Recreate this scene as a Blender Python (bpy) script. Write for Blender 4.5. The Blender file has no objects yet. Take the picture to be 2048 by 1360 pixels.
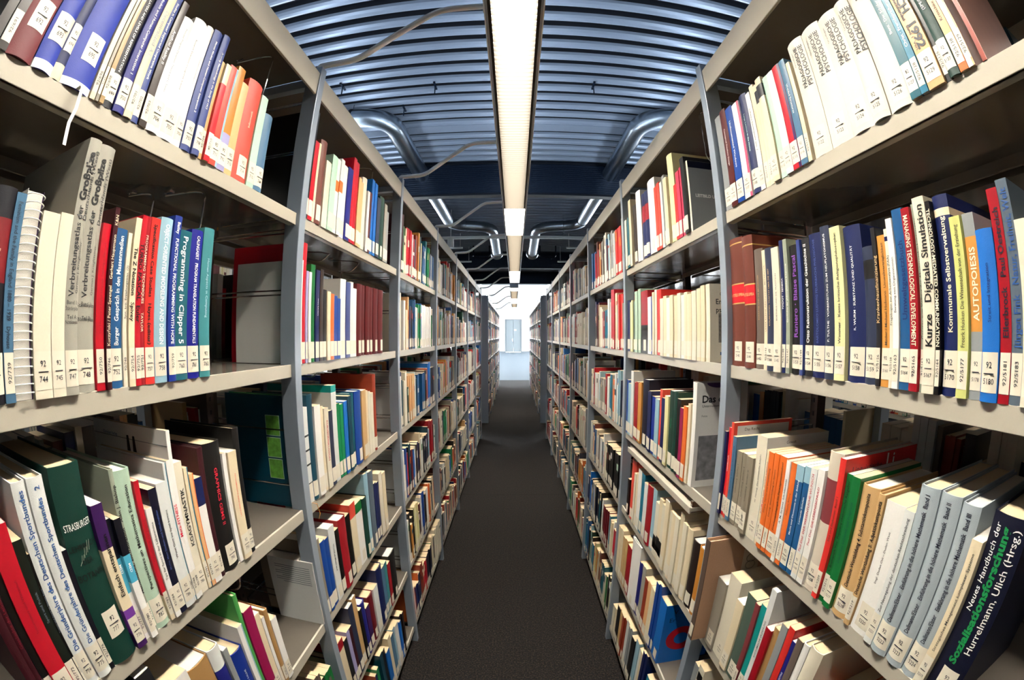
import bpy, math, random
from mathutils import Vector, Matrix
random.seed(7)
SC = bpy.context.scene
C = SC.collection
PI = math.pi

# ------------------------------------------------------------ camera
cam_d = bpy.data.cameras.new('camera')
cam = bpy.data.objects.new('camera', cam_d); C.objects.link(cam); SC.camera = cam
cam_d.type = 'PANO'
cam_d.panorama_type = 'FISHEYE_EQUISOLID'
cam_d.fisheye_lens = 918.1 / 2048 * 36
cam_d.fisheye_fov = PI
cam_d.sensor_width = 36; cam_d.sensor_height = 36 * 1360 / 2048; cam_d.sensor_fit = 'HORIZONTAL'
cam_d.clip_start = 0.01; cam_d.clip_end = 300
CAMZ = 1.60            # camera stands 1.60 m over the carpet, which is z = 0
cam.location = (0, 0, CAMZ)
cam.rotation_euler = (PI/2 + math.radians(-0.56), 0, math.radians(0.33))

# ------------------------------------------------------------ daylight outside the windows of the far hall
W = bpy.data.worlds.new('world'); SC.world = W; W.use_nodes = True
bg = W.node_tree.nodes['Background']
bg.inputs[0].default_value = (0.92, 0.96, 1.0, 1); bg.inputs[1].default_value = 40.0

# lamp outputs (all emission belongs to luminaires built below)
LAMP_DOWN = 150.0
LAMP_UP = 44.0
HALL_LAMP = 70.0
SIDE_LAMP = 9.0      # the lamps of the two neighbouring aisles

SC.view_settings.view_transform = 'Standard'; SC.view_settings.look = 'None'
SC.view_settings.exposure = 0.0; SC.view_settings.gamma = 1.0
SC.view_settings.use_curve_mapping = False

# ------------------------------------------------------------ colours and materials
def lin(h):
    v = [int(h[i:i+2], 16)/255 for i in (0, 2, 4)]
    return tuple(x/12.92 if x <= .04045 else ((x+.055)/1.055)**2.4 for x in v)
COL = {k: v for k, v in [p.split(':') for p in """espresso:2e1c18 maroon:7d1027 royalblue:0f3fae navy:122a66 cream:f0e2c4 white:f7f5f0 offwhite:e9ebe8 speckle:a9a396 tan:b59a6c sand:dbb987
ink:0e1226 indigo:2a2f8e slateblue:4b5c98 umber:43342c slategrey:6f7c88 charcoal:2b2c31 grey:a3a7a8 brightred:dd2b3c coral:e8604f paleblue:a9cbd9 teal:14707f ochre:cf9440 lavender:b5b0d6
peach:f3c492 mint:c4e6cf steel:5e86a3 darkred:8d1526 ivory:ece5d2 stone:b4b1a6 crimson:cc1f3a darkmaroon:4c1022 denim:2a6a9c black:0a0a0d cardinal:b0152f coralred:e4443f cobalt:123f9f
ultramarine:141f9c seafoam:4f9aa0 forestblack:18261f blueink:23508f bottlegreen:0c4a40 purple:4d2369 violet:8a4fae stonegreen:a9b0a0 palegreen:c3dac6 skyblue:63bdd8 midnight:0d1638
tealblue:1e8aa6 orange:ee8440 sandbrown:bf9a68 leafgreen:5cab62 magenta:a81e62 maroonbrown:6b2a28 blue:1857a8 pink:e66a8a pearl:e6e1d4 turquoise:16a3a0 leather:80483a gold:d9bc7c
taupe:80736a slate:3c4660 lemoncream:f0ebb8 amber:dca257 limecream:d9dc92 azure:2080cf taupegrey:9d9484 linen:ded4c4 rosewood:94494f green:128045 pearlblue:b9c3c8 slategreen:62756a
oxblood:6d1520 emerald:0f9a66 petrol:0f5468 rust:a84a30 rose:d6506f""".split()]}
_m = {}
def mat(name, col, rough=.5, metal=0.0, bump=0.0, bscale=300, var=0.0, spec=.5, emit=None, estr=0, coat=0.0):
    if name in _m: return _m[name]
    m = bpy.data.materials.new(name); m.use_nodes = True; nt = m.node_tree; b = nt.nodes['Principled BSDF']
    b.inputs['Base Color'].default_value = (*col, 1); b.inputs['Roughness'].default_value = rough
    b.inputs['Metallic'].default_value = metal; b.inputs['Specular IOR Level'].default_value = spec
    b.inputs['Coat Weight'].default_value = coat; b.inputs['Coat Roughness'].default_value = .12
    if emit: b.inputs['Emission Color'].default_value = (*emit, 1); b.inputs['Emission Strength'].default_value = estr
    if bump or var:
        tc = nt.nodes.new('ShaderNodeTexCoord'); n = nt.nodes.new('ShaderNodeTexNoise')
        n.inputs['Scale'].default_value = bscale; n.inputs['Detail'].default_value = 3
        nt.links.new(tc.outputs['Object'], n.inputs['Vector'])
        if bump:
            bp = nt.nodes.new('ShaderNodeBump'); bp.inputs['Strength'].default_value = bump; bp.inputs['Distance'].default_value = .001
            nt.links.new(n.outputs['Fac'], bp.inputs['Height']); nt.links.new(bp.outputs[0], b.inputs['Normal'])
        if var:
            mx = nt.nodes.new('ShaderNodeMix'); mx.data_type = 'RGBA'; mx.blend_type = 'MIX'
            mx.inputs[6].default_value = (*[c*(1-var) for c in col], 1); mx.inputs[7].default_value = (*[min(1, c*(1+var)) for c in col], 1)
            nt.links.new(n.outputs['Fac'], mx.inputs[0]); nt.links.new(mx.outputs[2], b.inputs['Base Color'])
    _m[name] = m; return m
def cover_mat(c, kind='P'):
    if kind == 'H': return mat('cloth_' + c, pig(c), .5, bump=.25, bscale=900, var=.05, spec=.45)
    return mat('card_' + c, pig(c), .34, bump=.08, bscale=260, var=.04, spec=.5)
def pig(c): return tuple(.82*v**1.22 for v in lin(COL[c]))
def ink_mat(c): return mat('print_' + c, lin(COL[c]), .5)
M_METAL = mat('painted_shelf_metal', lin('aca697'), .34, bump=.06, bscale=700, var=.03)
M_BOARD = mat('shelf_board_enamel', lin('5c564e'), .18, bump=.04, bscale=60, var=.03, spec=.6)
M_POST = mat('painted_post_metal', lin('95a0ac'), .34, metal=.25, bump=.05, bscale=500)
M_BACKPOST = mat('dark_post_metal', lin('3a2d2a'), .5)
M_CHROME = mat('chrome_wire', (.8, .8, .82), .12, metal=1)
M_PAPER = mat('book_pages', lin('cdb894'), .8, bump=.6, bscale=1200, var=.12)
M_PAPERW = mat('book_pages_white', lin('cdc8be'), .8, bump=.6, bscale=1200, var=.1)
M_LABEL = mat('label_paper', lin('d9d1be'), .45)
M_DUCT = mat('galvanised_duct', lin('a9b4bf'), .32, metal=1, bump=.12, bscale=40, var=.12)
M_ARM = mat('white_lacquer', lin('f6f8f2'), .3)
M_ALU = mat('anodised_aluminium', lin('aab0b4'), .3, metal=.8)
M_LOUVRE = mat('louvre_fin', (.015, .012, .008), .6, spec=.1)

# ------------------------------------------------------------ mesh helpers
class MB:
    def __init__(s): s.v = []; s.f = []; s.mi = []; s.mats = []; s.col = []
    def m(s, material):
        if material not in s.mats: s.mats.append(material)
        return s.mats.index(material)
    def box(s, x0, x1, y0, y1, z0, z1, material, col=None):
        b = len(s.v); k = s.m(material)
        s.v += [(x0,y0,z0),(x1,y0,z0),(x1,y1,z0),(x0,y1,z0),(x0,y0,z1),(x1,y0,z1),(x1,y1,z1),(x0,y1,z1)]
        for q in ((0,3,2,1),(4,5,6,7),(0,1,5,4),(1,2,6,5),(2,3,7,6),(3,0,4,7)):
            s.f.append(tuple(b+i for i in q)); s.mi.append(k); s.col.append(col)
        return s
    def poly(s, pts, material, col=None):
        b = len(s.v); s.v += list(pts); s.f.append(tuple(range(b, b+len(pts)))); s.mi.append(s.m(material)); s.col.append(col); return s
    def tube(s, pts, r, material, n=8, caps=True, radii=None):
        pts = [Vector(p) for p in pts]; k = s.m(material); b = len(s.v)
        t0 = (pts[1]-pts[0]).normalized(); u = t0.orthogonal().normalized()
        for i, p in enumerate(pts):
            if i == 0: t = t0
            elif i == len(pts)-1: t = (pts[i]-pts[i-1]).normalized()
            else: t = ((pts[i+1]-pts[i]).normalized() + (pts[i]-pts[i-1]).normalized()).normalized()
            u = (u - t*u.dot(t)).normalized(); w = t.cross(u); rr = radii[i] if radii else r
            for j in range(n):
                a = 2*PI*j/n; s.v.append(tuple(p + (u*math.cos(a) + w*math.sin(a))*rr))
        for i in range(len(pts)-1):
            for j in range(n):
                a = b+i*n+j; c = b+i*n+(j+1) % n
                s.f.append((a, c, c+n, a+n)); s.mi.append(k); s.col.append(None)
        if caps:
            s.f.append(tuple(b+j for j in reversed(range(n)))); s.f.append(tuple(b+(len(pts)-1)*n+j for j in range(n)))
            s.mi += [k, k]; s.col += [None, None]
        return s
    def obj(s, name, parent=None, smooth=False, bevel=0):
        me = bpy.data.meshes.new(name); me.from_pydata(s.v, [], s.f)
        for x in s.mats: me.materials.append(x)
        me.polygons.foreach_set('material_index', s.mi)
        if smooth: me.polygons.foreach_set('use_smooth', [True]*len(s.f))
        me.update(); o = bpy.data.objects.new(name, me); C.objects.link(o)
        if parent: o.parent = parent
        if smooth and smooth != 'all':
            try: me.set_sharp_from_angle(angle=math.radians(40))
            except Exception: pass
        if bevel:
            md = o.modifiers.new('bevel', 'BEVEL'); md.width = bevel; md.segments = 2; md.limit_method = 'ANGLE'
        return o
def rounded(points, r, n=6):
    P = [Vector(p) for p in points]; out = [P[0]]
    for i in range(1, len(P)-1):
        a = (P[i-1]-P[i]); b = (P[i+1]-P[i]); rr = min(r, a.length*.49, b.length*.49)
        s = P[i]+a.normalized()*rr; e = P[i]+b.normalized()*rr
        for k in range(n+1):
            t = k/n; out.append(s*(1-t)**2 + P[i]*2*t*(1-t) + e*t*t)
    out.append(P[-1]); return out
def tag(o, label=None, cat=None, group=None, kind=None):
    if label: o['label'] = label
    if cat: o['category'] = cat
    if group: o['group'] = group
    if kind: o['kind'] = kind
    return o
def empty(name, loc=(0,0,0), rz=0):
    o = bpy.data.objects.new(name, None); C.objects.link(o); o.location = loc; o.rotation_euler = (0, 0, rz)
    o.empty_display_size = .05; return o
_tc = {}
def text_mesh(body, bold=0.0):
    k = (body, bold)
    if k not in _tc:
        c = bpy.data.curves.new('t', 'FONT'); c.body = body; c.resolution_u = 2; c.offset = bold; c.size = 1
        o = bpy.data.objects.new('t', c); m = bpy.data.meshes.new_from_object(o)
        vs = [tuple(v.co) for v in m.vertices]; fs = [tuple(p.vertices) for p in m.polygons]
        bpy.data.objects.remove(o); bpy.data.curves.remove(c); bpy.data.meshes.remove(m)
        x0 = min(v[0] for v in vs); x1 = max(v[0] for v in vs)
        _tc[k] = ([(v[0]-x0, v[1]) for v in vs], fs, x1-x0)
    return _tc[k]

# ------------------------------------------------------------ measured places (metres, camera above the origin)
A = -0.51; B = 0.489                       # aisle-side planes of the two racks
SH = {k: CAMZ+v for k, v in dict(A=.291, B=-.067, C=-.425, D=-.780, E=-1.137, F=-1.493).items()}
ROWS = 'ABCDEF'
POST_L = [-.02, .981, 1.957, 2.952, 3.965, 4.965, 5.968, 6.965]
POST_R = [-.02, .977, 1.98, 2.98, 3.98, 4.98, 5.98, 6.98]
ZTOP = CAMZ+.715

# ------------------------------------------------------------ room shell
def struct(o, ): o['kind'] = 'structure'; return o
HALLY = 14.2; END = 44.0; XW = 9.0; ZC = CAMZ+2.02
fm = mat('carpet', lin('2a2624'), .95); nt = fm.node_tree; b = nt.nodes['Principled BSDF']; b.inputs['Specular IOR Level'].default_value = .25
tc = nt.nodes.new('ShaderNodeTexCoord')
n1 = nt.nodes.new('ShaderNodeTexNoise'); n1.inputs['Scale'].default_value = 130; n1.inputs['Detail'].default_value = 4
n2 = nt.nodes.new('ShaderNodeTexNoise'); n2.inputs['Scale'].default_value = 60
cr = nt.nodes.new('ShaderNodeValToRGB'); e = cr.color_ramp.elements
e[0].position = .40; e[0].color = (*lin('07080a'), 1); e[1].position = .62; e[1].color = (*lin('30271f'), 1)
x = e.new(.5); x.color = (*lin('110f10'), 1)
nt.links.new(tc.outputs['Object'], n1.inputs['Vector']); nt.links.new(tc.outputs['Object'], n2.inputs['Vector'])
nt.links.new(n1.outputs['Fac'], cr.inputs[0])
bp = nt.nodes.new('ShaderNodeBump'); bp.inputs['Strength'].default_value = .6; bp.inputs['Distance'].default_value = .004
nt.links.new(n2.outputs['Fac'], bp.inputs['Height']); nt.links.new(bp.outputs[0], b.inputs['Normal'])
m2 = nt.nodes.new('ShaderNodeMix'); m2.data_type = 'RGBA'; m2.blend_type = 'MULTIPLY'; m2.inputs[0].default_value = .5
c3 = nt.nodes.new('ShaderNodeValToRGB'); c3.color_ramp.elements[0].position = .35; c3.color_ramp.elements[0].color = (.45, .45, .5, 1); c3.color_ramp.elements[1].position = .6
nt.links.new(n2.outputs['Fac'], c3.inputs[0]); nt.links.new(cr.outputs[0], m2.inputs[6]); nt.links.new(c3.outputs[0], m2.inputs[7]); nt.links.new(m2.outputs[2], b.inputs['Base Color'])
f = MB(); seams = [-3, .55, 4.4, 8.4, 12.4, 16.4, 20.4, END]
hm = mat('hall_carpet_daylit', lin('4c5761'), .6, bump=.5, bscale=90, var=.15)  # paler blue-grey copy of the carpet: the hall's window light painted into its colour
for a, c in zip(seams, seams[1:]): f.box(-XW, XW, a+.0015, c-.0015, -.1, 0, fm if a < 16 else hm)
f.box(-XW, XW, -3, END, -.12, -.006, mat('subfloor', (.01, .01, .01), .9))
struct(f.obj('floor'))

M_WALLD = mat('grey_wall_paint', lin('4b525c'), .7); M_WALLW = mat('white_wall_paint', lin('f4f6f6'), .6)
struct(MB().box(-XW-.2, XW+.2, -3.2, -3, -.1, ZC+.3, M_WALLD).obj('wall_back'))
for s, nm in ((-1, 'left'), (1, 'right')):
    w = MB(); xa, xb = sorted((s*XW, s*(XW+.2)))
    w.box(xa, xb, -3, HALLY, -.1, ZC+.3, M_WALLD)
    w.box(xa, xb, HALLY, END, -.1, .4, M_WALLW); w.box(xa, xb, HALLY, END, 3.2, ZC+.3, M_WALLW)
    edges = [HALLY] + [15.2 + 5.8*i + d for i in range(5) for d in (0, 5.2)] + [END]
    for i in range(0, len(edges), 2): w.box(xa, xb, edges[i], edges[i+1], .4, 3.2, M_WALLW)
    struct(w.obj('wall_' + nm))
M_GLASS = bpy.data.materials.new('window_glass'); M_GLASS.use_nodes = True; g = M_GLASS.node_tree; g.nodes.clear()
go = g.nodes.new('ShaderNodeOutputMaterial'); gm = g.nodes.new('ShaderNodeMixShader'); gt = g.nodes.new('ShaderNodeBsdfTransparent'); gg = g.nodes.new('ShaderNodeBsdfGlossy')
gg.inputs['Roughness'].default_value = .02; gm.inputs[0].default_value = .06
g.links.new(gt.outputs[0], gm.inputs[1]); g.links.new(gg.outputs[0], gm.inputs[2]); g.links.new(gm.outputs[0], go.inputs[0])
M_FRAME = mat('window_frame_paint', lin('d8dcdc'), .4)
k = 1
for s in (-1, 1):
    for i in range(5):
        y0 = 15.2+5.8*i; y1 = y0+5.2; xx = s*(XW+.08)
        w = MB()
        for a, c, z0, z1 in ((y0, y1, .4, .46), (y0, y1, 3.14, 3.2), (y0, y0+.06, .4, 3.2), (y1-.06, y1, .4, 3.2), ((y0+y1)/2-.03, (y0+y1)/2+.03, .4, 3.2)):
            w.box(xx-.04, xx+.04, a, c, z0, z1, M_FRAME)
        fr = struct(w.obj('window_%d' % k)); k += 1
        MB().box(xx-.006, xx+.006, y0+.03, y1-.03, .43, 3.17, M_GLASS).obj('window_pane', fr)

# corrugated steel ceiling over the stacks, black soffit band, white ceiling in the hall
M_RIB = mat('ribbed_ceiling_paint', lin('8d97a6'), .3, metal=.25, bump=.05, bscale=200)
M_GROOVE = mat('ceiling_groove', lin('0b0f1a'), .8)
cb = MB(); prof = []
yy = -3.0; pitch = .16
while yy < 10.7:
    for k in range(7):
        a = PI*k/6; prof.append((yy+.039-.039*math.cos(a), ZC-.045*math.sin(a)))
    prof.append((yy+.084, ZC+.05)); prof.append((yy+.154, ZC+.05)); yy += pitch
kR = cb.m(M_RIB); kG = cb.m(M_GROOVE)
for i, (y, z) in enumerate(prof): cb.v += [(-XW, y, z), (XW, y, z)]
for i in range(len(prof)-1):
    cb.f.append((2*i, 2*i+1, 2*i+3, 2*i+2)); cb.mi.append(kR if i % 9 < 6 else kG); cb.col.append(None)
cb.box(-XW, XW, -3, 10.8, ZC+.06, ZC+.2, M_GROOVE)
cb.box(-XW, XW, 10.8, HALLY+.1, ZC-.02, ZC+.2, mat('black_ceiling_band', lin('0a1018'), .6))
cb.box(-XW, XW, HALLY+.1, END, ZC+.02, ZC+.2, M_WALLW)
struct(cb.obj('ceiling'))
M_BEAM = mat('beam_paint', lin('1c2738'), .25, metal=.4, bump=.3, bscale=40)
def beam(y, zb, d, nm):
    w = MB(); w.box(-XW, XW, y, y+d, zb, ZC-.045, M_BEAM)
    w.box(-XW, XW, y-.015, y+d+.015, zb-.022, zb, mat('beam_flange', lin('0e131d'), .4, metal=.3))
    w.box(-XW, XW, y-.03, y, ZC-.06, ZC-.03, mat('beam_flange', (0,0,0)))
    k = 14
    for i in range(k):
        z = zb+.012+(ZC-.07-zb)*i/k; w.box(-XW, XW, y-.004, y, z, z+.011, M_BEAM)
    struct(w.obj(nm, bevel=.003))
beam(4.97, CAMZ+1.60, .09, 'trim_1'); beam(10.72, CAMZ+1.60, .09, 'trim_2'); beam(HALLY-.1, CAMZ+1.62, .25, 'trim_3')
struct(MB().box(-XW, XW, 3.93, 4.06, ZC-.047, ZC-.03, M_RIB).obj('trim_4'))

# far wall with its double door
DX0, DX1, DZ = -.86, .60, 3.08
w = MB(); w.box(-XW, DX0-.07, END, END+.2, 0, ZC+.2, M_WALLW); w.box(DX1+.07, XW, END, END+.2, 0, ZC+.2, M_WALLW); w.box(DX0-.07, DX1+.07, END, END+.2, DZ+.07, ZC+.2, M_WALLW)
w.box(-XW, XW, END+.2, END+.25, 0, ZC+.2, M_WALLW)
struct(w.obj('wall_front'))
MD = mat('door_grey_lacquer', lin('60686c'), .4)
d = MB(); d.box(DX0-.07, DX0, END-.03, END+.2, 0, DZ+.07, MD); d.box(DX1, DX1+.07, END-.03, END+.2, 0, DZ+.07, MD); d.box(DX0-.07, DX1+.07, END-.03, END+.2, DZ, DZ+.07, MD)
door = struct(d.obj('door_1', bevel=.004))
md = mat('door_leaf_grey', lin('6a7276'), .45)
for a, c in ((DX0+.01, (DX0+DX1)/2-.01), ((DX0+DX1)/2+.01, DX1-.01)): MB().box(a, c, END+.04, END+.09, .01, DZ-.01, md).obj('door_leaf', door, bevel=.004)
MB().box((DX0+DX1)/2+.08, (DX0+DX1)/2+.3, END+.03, END+.04, 2.05, 2.2, M_ARM).obj('door_plate', door)
MB().tube([((DX0+DX1)/2-.08, END+.0, 1.05), ((DX0+DX1)/2-.08, END+.0, 1.3)], .015, M_CHROME).box((DX0+DX1)/2-.09, (DX0+DX1)/2-.07, END, END+.045, 1.06, 1.08, M_CHROME).box((DX0+DX1)/2-.09, (DX0+DX1)/2-.07, END, END+.045, 1.27, 1.29, M_CHROME).obj('door_handle', door, smooth=True)
struct(MB().box(-XW, DX0-.07, END-.015, END, 0, .1, MD).box(DX1+.07, XW, END-.015, END, 0, .1, MD).obj('baseboard_front'))

# ------------------------------------------------------------ shelving
def rack(side, posts, name, label, group, xf=None, panel=None, rods=3, far=False, rows=ROWS, nolabel=False):
    """side -1: aisle face looks to +x and the rack extends to -x"""
    xf = (A if side < 0 else B) if xf is None else xf
    def X(d): return xf + side*d       # d = depth into the rack
    def bx(m, d0, d1, y0, y1, z0, z1, material): a, c = sorted((X(d0), X(d1))); m.box(a, c, y0, y1, z0, z1, material)
    root = empty(name, (xf + side*.30, posts[0], 0))
    tag(root, label, 'bookshelf', group)
    off = Vector(root.location)
    def put(m, nm, bev=.0015):
        m.v = [(v[0]-off.x, v[1]-off.y, v[2]) for v in m.v]; return m.obj(nm, root, bevel=0 if far else bev)
    for y in posts:
        m = MB(); bx(m, -.004, .038, y-.0165, y+.0165, 0, ZTOP, M_POST); put(m, 'upright')
        m = MB(); bx(m, .562, .604, y-.0165, y+.0165, 0, ZTOP, M_POST); put(m, 'upright')
        m = MB(); bx(m, .285, .315, y-.016, y+.016, .02, ZTOP-.04, M_BACKPOST); bx(m, .04, .56, y-.012, y+.012, ZTOP-.06, ZTOP-.035, M_POST); bx(m, .04, .56, y-.012, y+.012, .02, .06, M_POST)
        if not far:
            for q in range(60):
                z = .1+q*.035
                if z < ZTOP-.08: bx(m, .2835, .2852, y-.004, y+.004, z, z+.012, M_GROOVE)
        put(m, 'back_post')
    for i in range(len(posts)-1):
        y0 = posts[i]+.018; y1 = posts[i+1]-.018
        for r in rows:
            z = SH[r]
            for d0, d1, lip in ((.0085, .275, .008), (.325, .5895, .592)):
                m = MB(); bx(m, d0, d1, y0, y1, z-.010, z, M_BOARD)
                bx(m, lip-.002, lip+.004, y0, y1, z-.029, z+.0005, M_METAL); bx(m, lip-.002 if lip < .1 else lip-.016, lip+.018 if lip < .1 else lip, y0, y1, z-.029, z-.027, M_METAL)
                e0 = .2745 if lip < .1 else .318
                bx(m, e0, e0+.0075, y0, y1, z-.03, z+.004, M_BOARD); put(m, 'shelf', .001)
        m = MB(); bx(m, .0, .6, y0, y1, CAMZ+.678, CAMZ+.69, M_BOARD); bx(m, -.001, .006, y0-.001, y1+.001, CAMZ+.622, CAMZ+.691, M_METAL); bx(m, .594, .6, y0, y1, CAMZ+.622, CAMZ+.691, M_METAL)
        put(m, 'top_panel')
        m = MB(); bx(m, .03, .034, y0, y1, .0, SH['F']-.029, M_BOARD); put(m, 'kick_plate'); m = MB(); bx(m, .566, .57, y0, y1, 0, SH['F']-.029, M_BOARD); put(m, 'kick_plate')
    for i in range(min(rods, len(posts))):
        y = posts[i]
        for r in rows[:5]:
            z = SH[r]
            for dz in ((.17, .32) if r in 'AB' else (.065, .205)):
                m = MB()
                for e in (-.006, .006): m.tube([(X(.035), y+e, z+dz+e), (X(.29), y+e, z+dz+e)], .0023, M_CHROME, n=6)
                put(m, 'side_rod', 0)
    if panel is not None:
        m = MB(); bx(m, .0, .60, posts[0]-.04, posts[0]-.0165, 0, ZTOP+.01, mat('end_panel_grey', lin('b4c0ce'), .4, metal=.2)); put(m, 'end_panel')
    return root
rackL = rack(-1, POST_L, 'library_shelving', 'long grey metal shelving filled with books, left of the central aisle', None, rods=4)
rackR = rack(1, POST_R, 'library_shelving', 'long grey metal shelving filled with books, right of the central aisle', None, rods=4)
FP = [8.3+1.02*i for i in range(7)]
rack(-1, FP, 'library_shelving', 'far metal shelving with grey end panel, left of the aisle beyond the gap', None, xf=-.48, panel=1, rods=0, far=True)
rack(1, FP, 'library_shelving', 'far metal shelving with grey end panel, right of the aisle beyond the gap', None, xf=.47, panel=1, rods=0, far=True)
NP = [-1.02, -.02, .98, 1.96, 2.96, 3.96, 4.96, 5.96, 6.96]
rack(-1, NP, 'library_shelving', 'next row of shelving glimpsed through the gaps in the left shelves', None, xf=-2.11, rods=0, far=True)
rack(1, NP, 'library_shelving', 'next row of shelving glimpsed through the gaps in the right shelves', None, xf=2.09, rods=0, far=True)

# ------------------------------------------------------------ luminaires
WARM = (1, .93, .80); COOL = (.70, .84, 1.0)
M_LDOWN = mat('tube_light_down', (.9,.9,.9), .4, emit=(1, .93, .81), estr=LAMP_DOWN)
M_LSIDE = mat('tube_light_side', (.9,.9,.9), .4, emit=(1, .93, .81), estr=SIDE_LAMP)
M_LUP = mat('tube_light_up', (.9,.9,.9), .4, emit=COOL, estr=LAMP_UP)
M_DIFF = mat('opal_diffuser_lit', (.9,.9,.9), .4, emit=(1, .94, .84), estr=3.2)
M_REFL = mat('white_reflector', lin('f2efe8'), .4)
def luminaire(xc, y0, y1, secs, label, fins=True, md=None):
    md = md or M_LDOWN
    z0 = CAMZ+.868; root = empty('linear_luminaire', (xc, y0, z0)); tag(root, label, 'ceiling light')
    def put(m, nm, **k):
        m.v = [(v[0], v[1]-y0, v[2]) for v in m.v]; return m.obj(nm, root, **k)
    m = MB()
    for s in (-1, 1):
        a, c = sorted((s*.078, s*.071)); m.box(a, c, y0, y1, 0, .078, M_ALU)
        a, c = sorted((s*.0815, s*.078)); m.box(a, c, y0, y1, .0, .006, M_ARM)
    m.box(-.078, .078, y0-.003, y0, 0, .078, M_ALU); m.box(-.078, .078, y1, y1+.003, 0, .078, M_ALU)
    m.box(-.071, .071, y0, y1, .062, .07, M_REFL)
    put(m, 'housing', bevel=.001)
    if y0 < 1: put(MB().box(-.03, .03, y0+.02, 4.55, .0705, .076, M_LUP), 'uplight_tube')
    for a, c, kind in secs:
        if kind == 'L':
            put(MB().box(-.058, .058, a+.01, c-.01, .032, .042, md), 'light_tube')
            fb = MB(); y = a+.013
            if fins:
                while y < c: fb.poly([(-.070, y, .002), (.070, y, .002), (.070, y+.004, .026), (-.070, y+.004, .026)], M_LOUVRE); y += .027
                fb.box(-.071, -.062, a, c, .001, .03, M_LOUVRE); fb.box(.062, .071, a, c, .001, .03, M_LOUVRE)
                put(fb, 'louvre')
        else:
            put(MB().box(-.069, .069, a+.005, c-.005, .008, .014, M_DIFF), 'diffuser')
            put(MB().box(-.05, .05, a+.05, c-.05, .048, .058, md), 'light_tube')
    for y in (y0+.6, (y0+y1)/2, y1-.5): put(MB().tube([(0, y, .07), (0, y, ZC-z0)], .0018, M_CHROME, n=5), 'suspension_cable')
    return root
def arm(y, x0, side=-1, zt=.73):
    pts = [(x0, y, CAMZ+.713), (x0+.005, y, CAMZ+.727), (x0+.115, y, CAMZ+.728), (x0+.325, y, CAMZ+.882), (-.075, y, CAMZ+.888)]
    o = MB().tube(rounded(pts, .035), .0095, M_ARM, n=12).obj('tube', None, smooth=True)
    return o
def bracket(y, x0, label):
    t = arm(y, x0); root = empty('lamp_bracket', (x0, y, CAMZ+.715)); tag(root, label, 'bracket', 'white tube brackets holding the aisle lamp')
    t.location = -Vector(root.location); t.parent = root; t.name = 'bent_tube'
    MB().box(-.015, .015, -.012, .012, -.004, .004, M_ARM).obj('foot_plate', root, bevel=.001)
    MB().box(-.0835-x0, -.0775-x0, -.014, .014, .158, .186, M_ARM).obj('lamp_clamp', root, bevel=.001)
luminaire(0, -.25, 7.55, [(-.25, 3.06, 'L'), (3.06, 3.95, 'D'), (3.95, 6.2, 'L'), (6.2, 7.55, 'D')], 'long white linear lamp with louvres hanging over the central aisle')
luminaire(-.01, 8.35, 14.1, [(8.35, 9.05, 'D'), (9.05, 10.8, 'L'), (10.8, 12.6, 'D'), (12.6, 14.1, 'L')], 'far linear lamp over the aisle between the distant shelves')
luminaire(-1.62, -1.5, 7.5, [(-1.5, 7.5, 'L')], 'linear lamp over the neighbouring aisle behind the left shelving', fins=False, md=M_LSIDE)
luminaire(1.60, -1.5, 7.5, [(-1.5, 7.5, 'L')], 'linear lamp over the neighbouring aisle behind the right shelving', fins=False, md=M_LSIDE)
names = ['nearest of the white bent brackets on the left shelving', 'second nearest white bent bracket on the left shelving', 'third nearest white bent bracket on the left shelving', 'fourth nearest white bent bracket on the left shelving', 'fifth nearest white bent bracket on the left shelving', 'sixth nearest white bent bracket on the left shelving', 'white bent bracket on the last post of the left shelving']
for y, nm in zip(POST_L[1:], names): bracket(y, -.525, nm)
for i in (0, 2, 4): bracket(FP[i], -.5, ['first', '', 'second', '', 'last'][i] + ' thin white bracket over the far left shelving beyond the gap')
# hall lamps
M_HALL = mat('hall_tube_light', (.9,.9,.9), .4, emit=(.92, .97, 1), estr=HALL_LAMP)
for i, (x, y) in enumerate([(sx*xx, yy) for yy in (16, 23, 30, 37) for xx, sx in ((1.3, -1), (1.3, 1), (4.5, -1), (4.5, 1))]):
    r = empty('hall_lamp', (x, y, ZC-.08)); tag(r, 'white %s batten lamp %s of centre, %s row of the bright hall ceiling' % ('inner' if abs(x) < 2 else 'outer', 'left' if x < 0 else 'right', {16: 'nearest', 23: 'second', 30: 'third', 37: 'farthest'}[y]), 'ceiling light', 'batten lamps on the hall ceiling')
    MB().box(-.08, .08, -1.6, 1.6, .02, .08, M_ARM).obj('housing', r, bevel=.004); MB().box(-.05, .05, -1.55, 1.55, -.0, .02, M_HALL).obj('light_tube', r)

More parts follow.
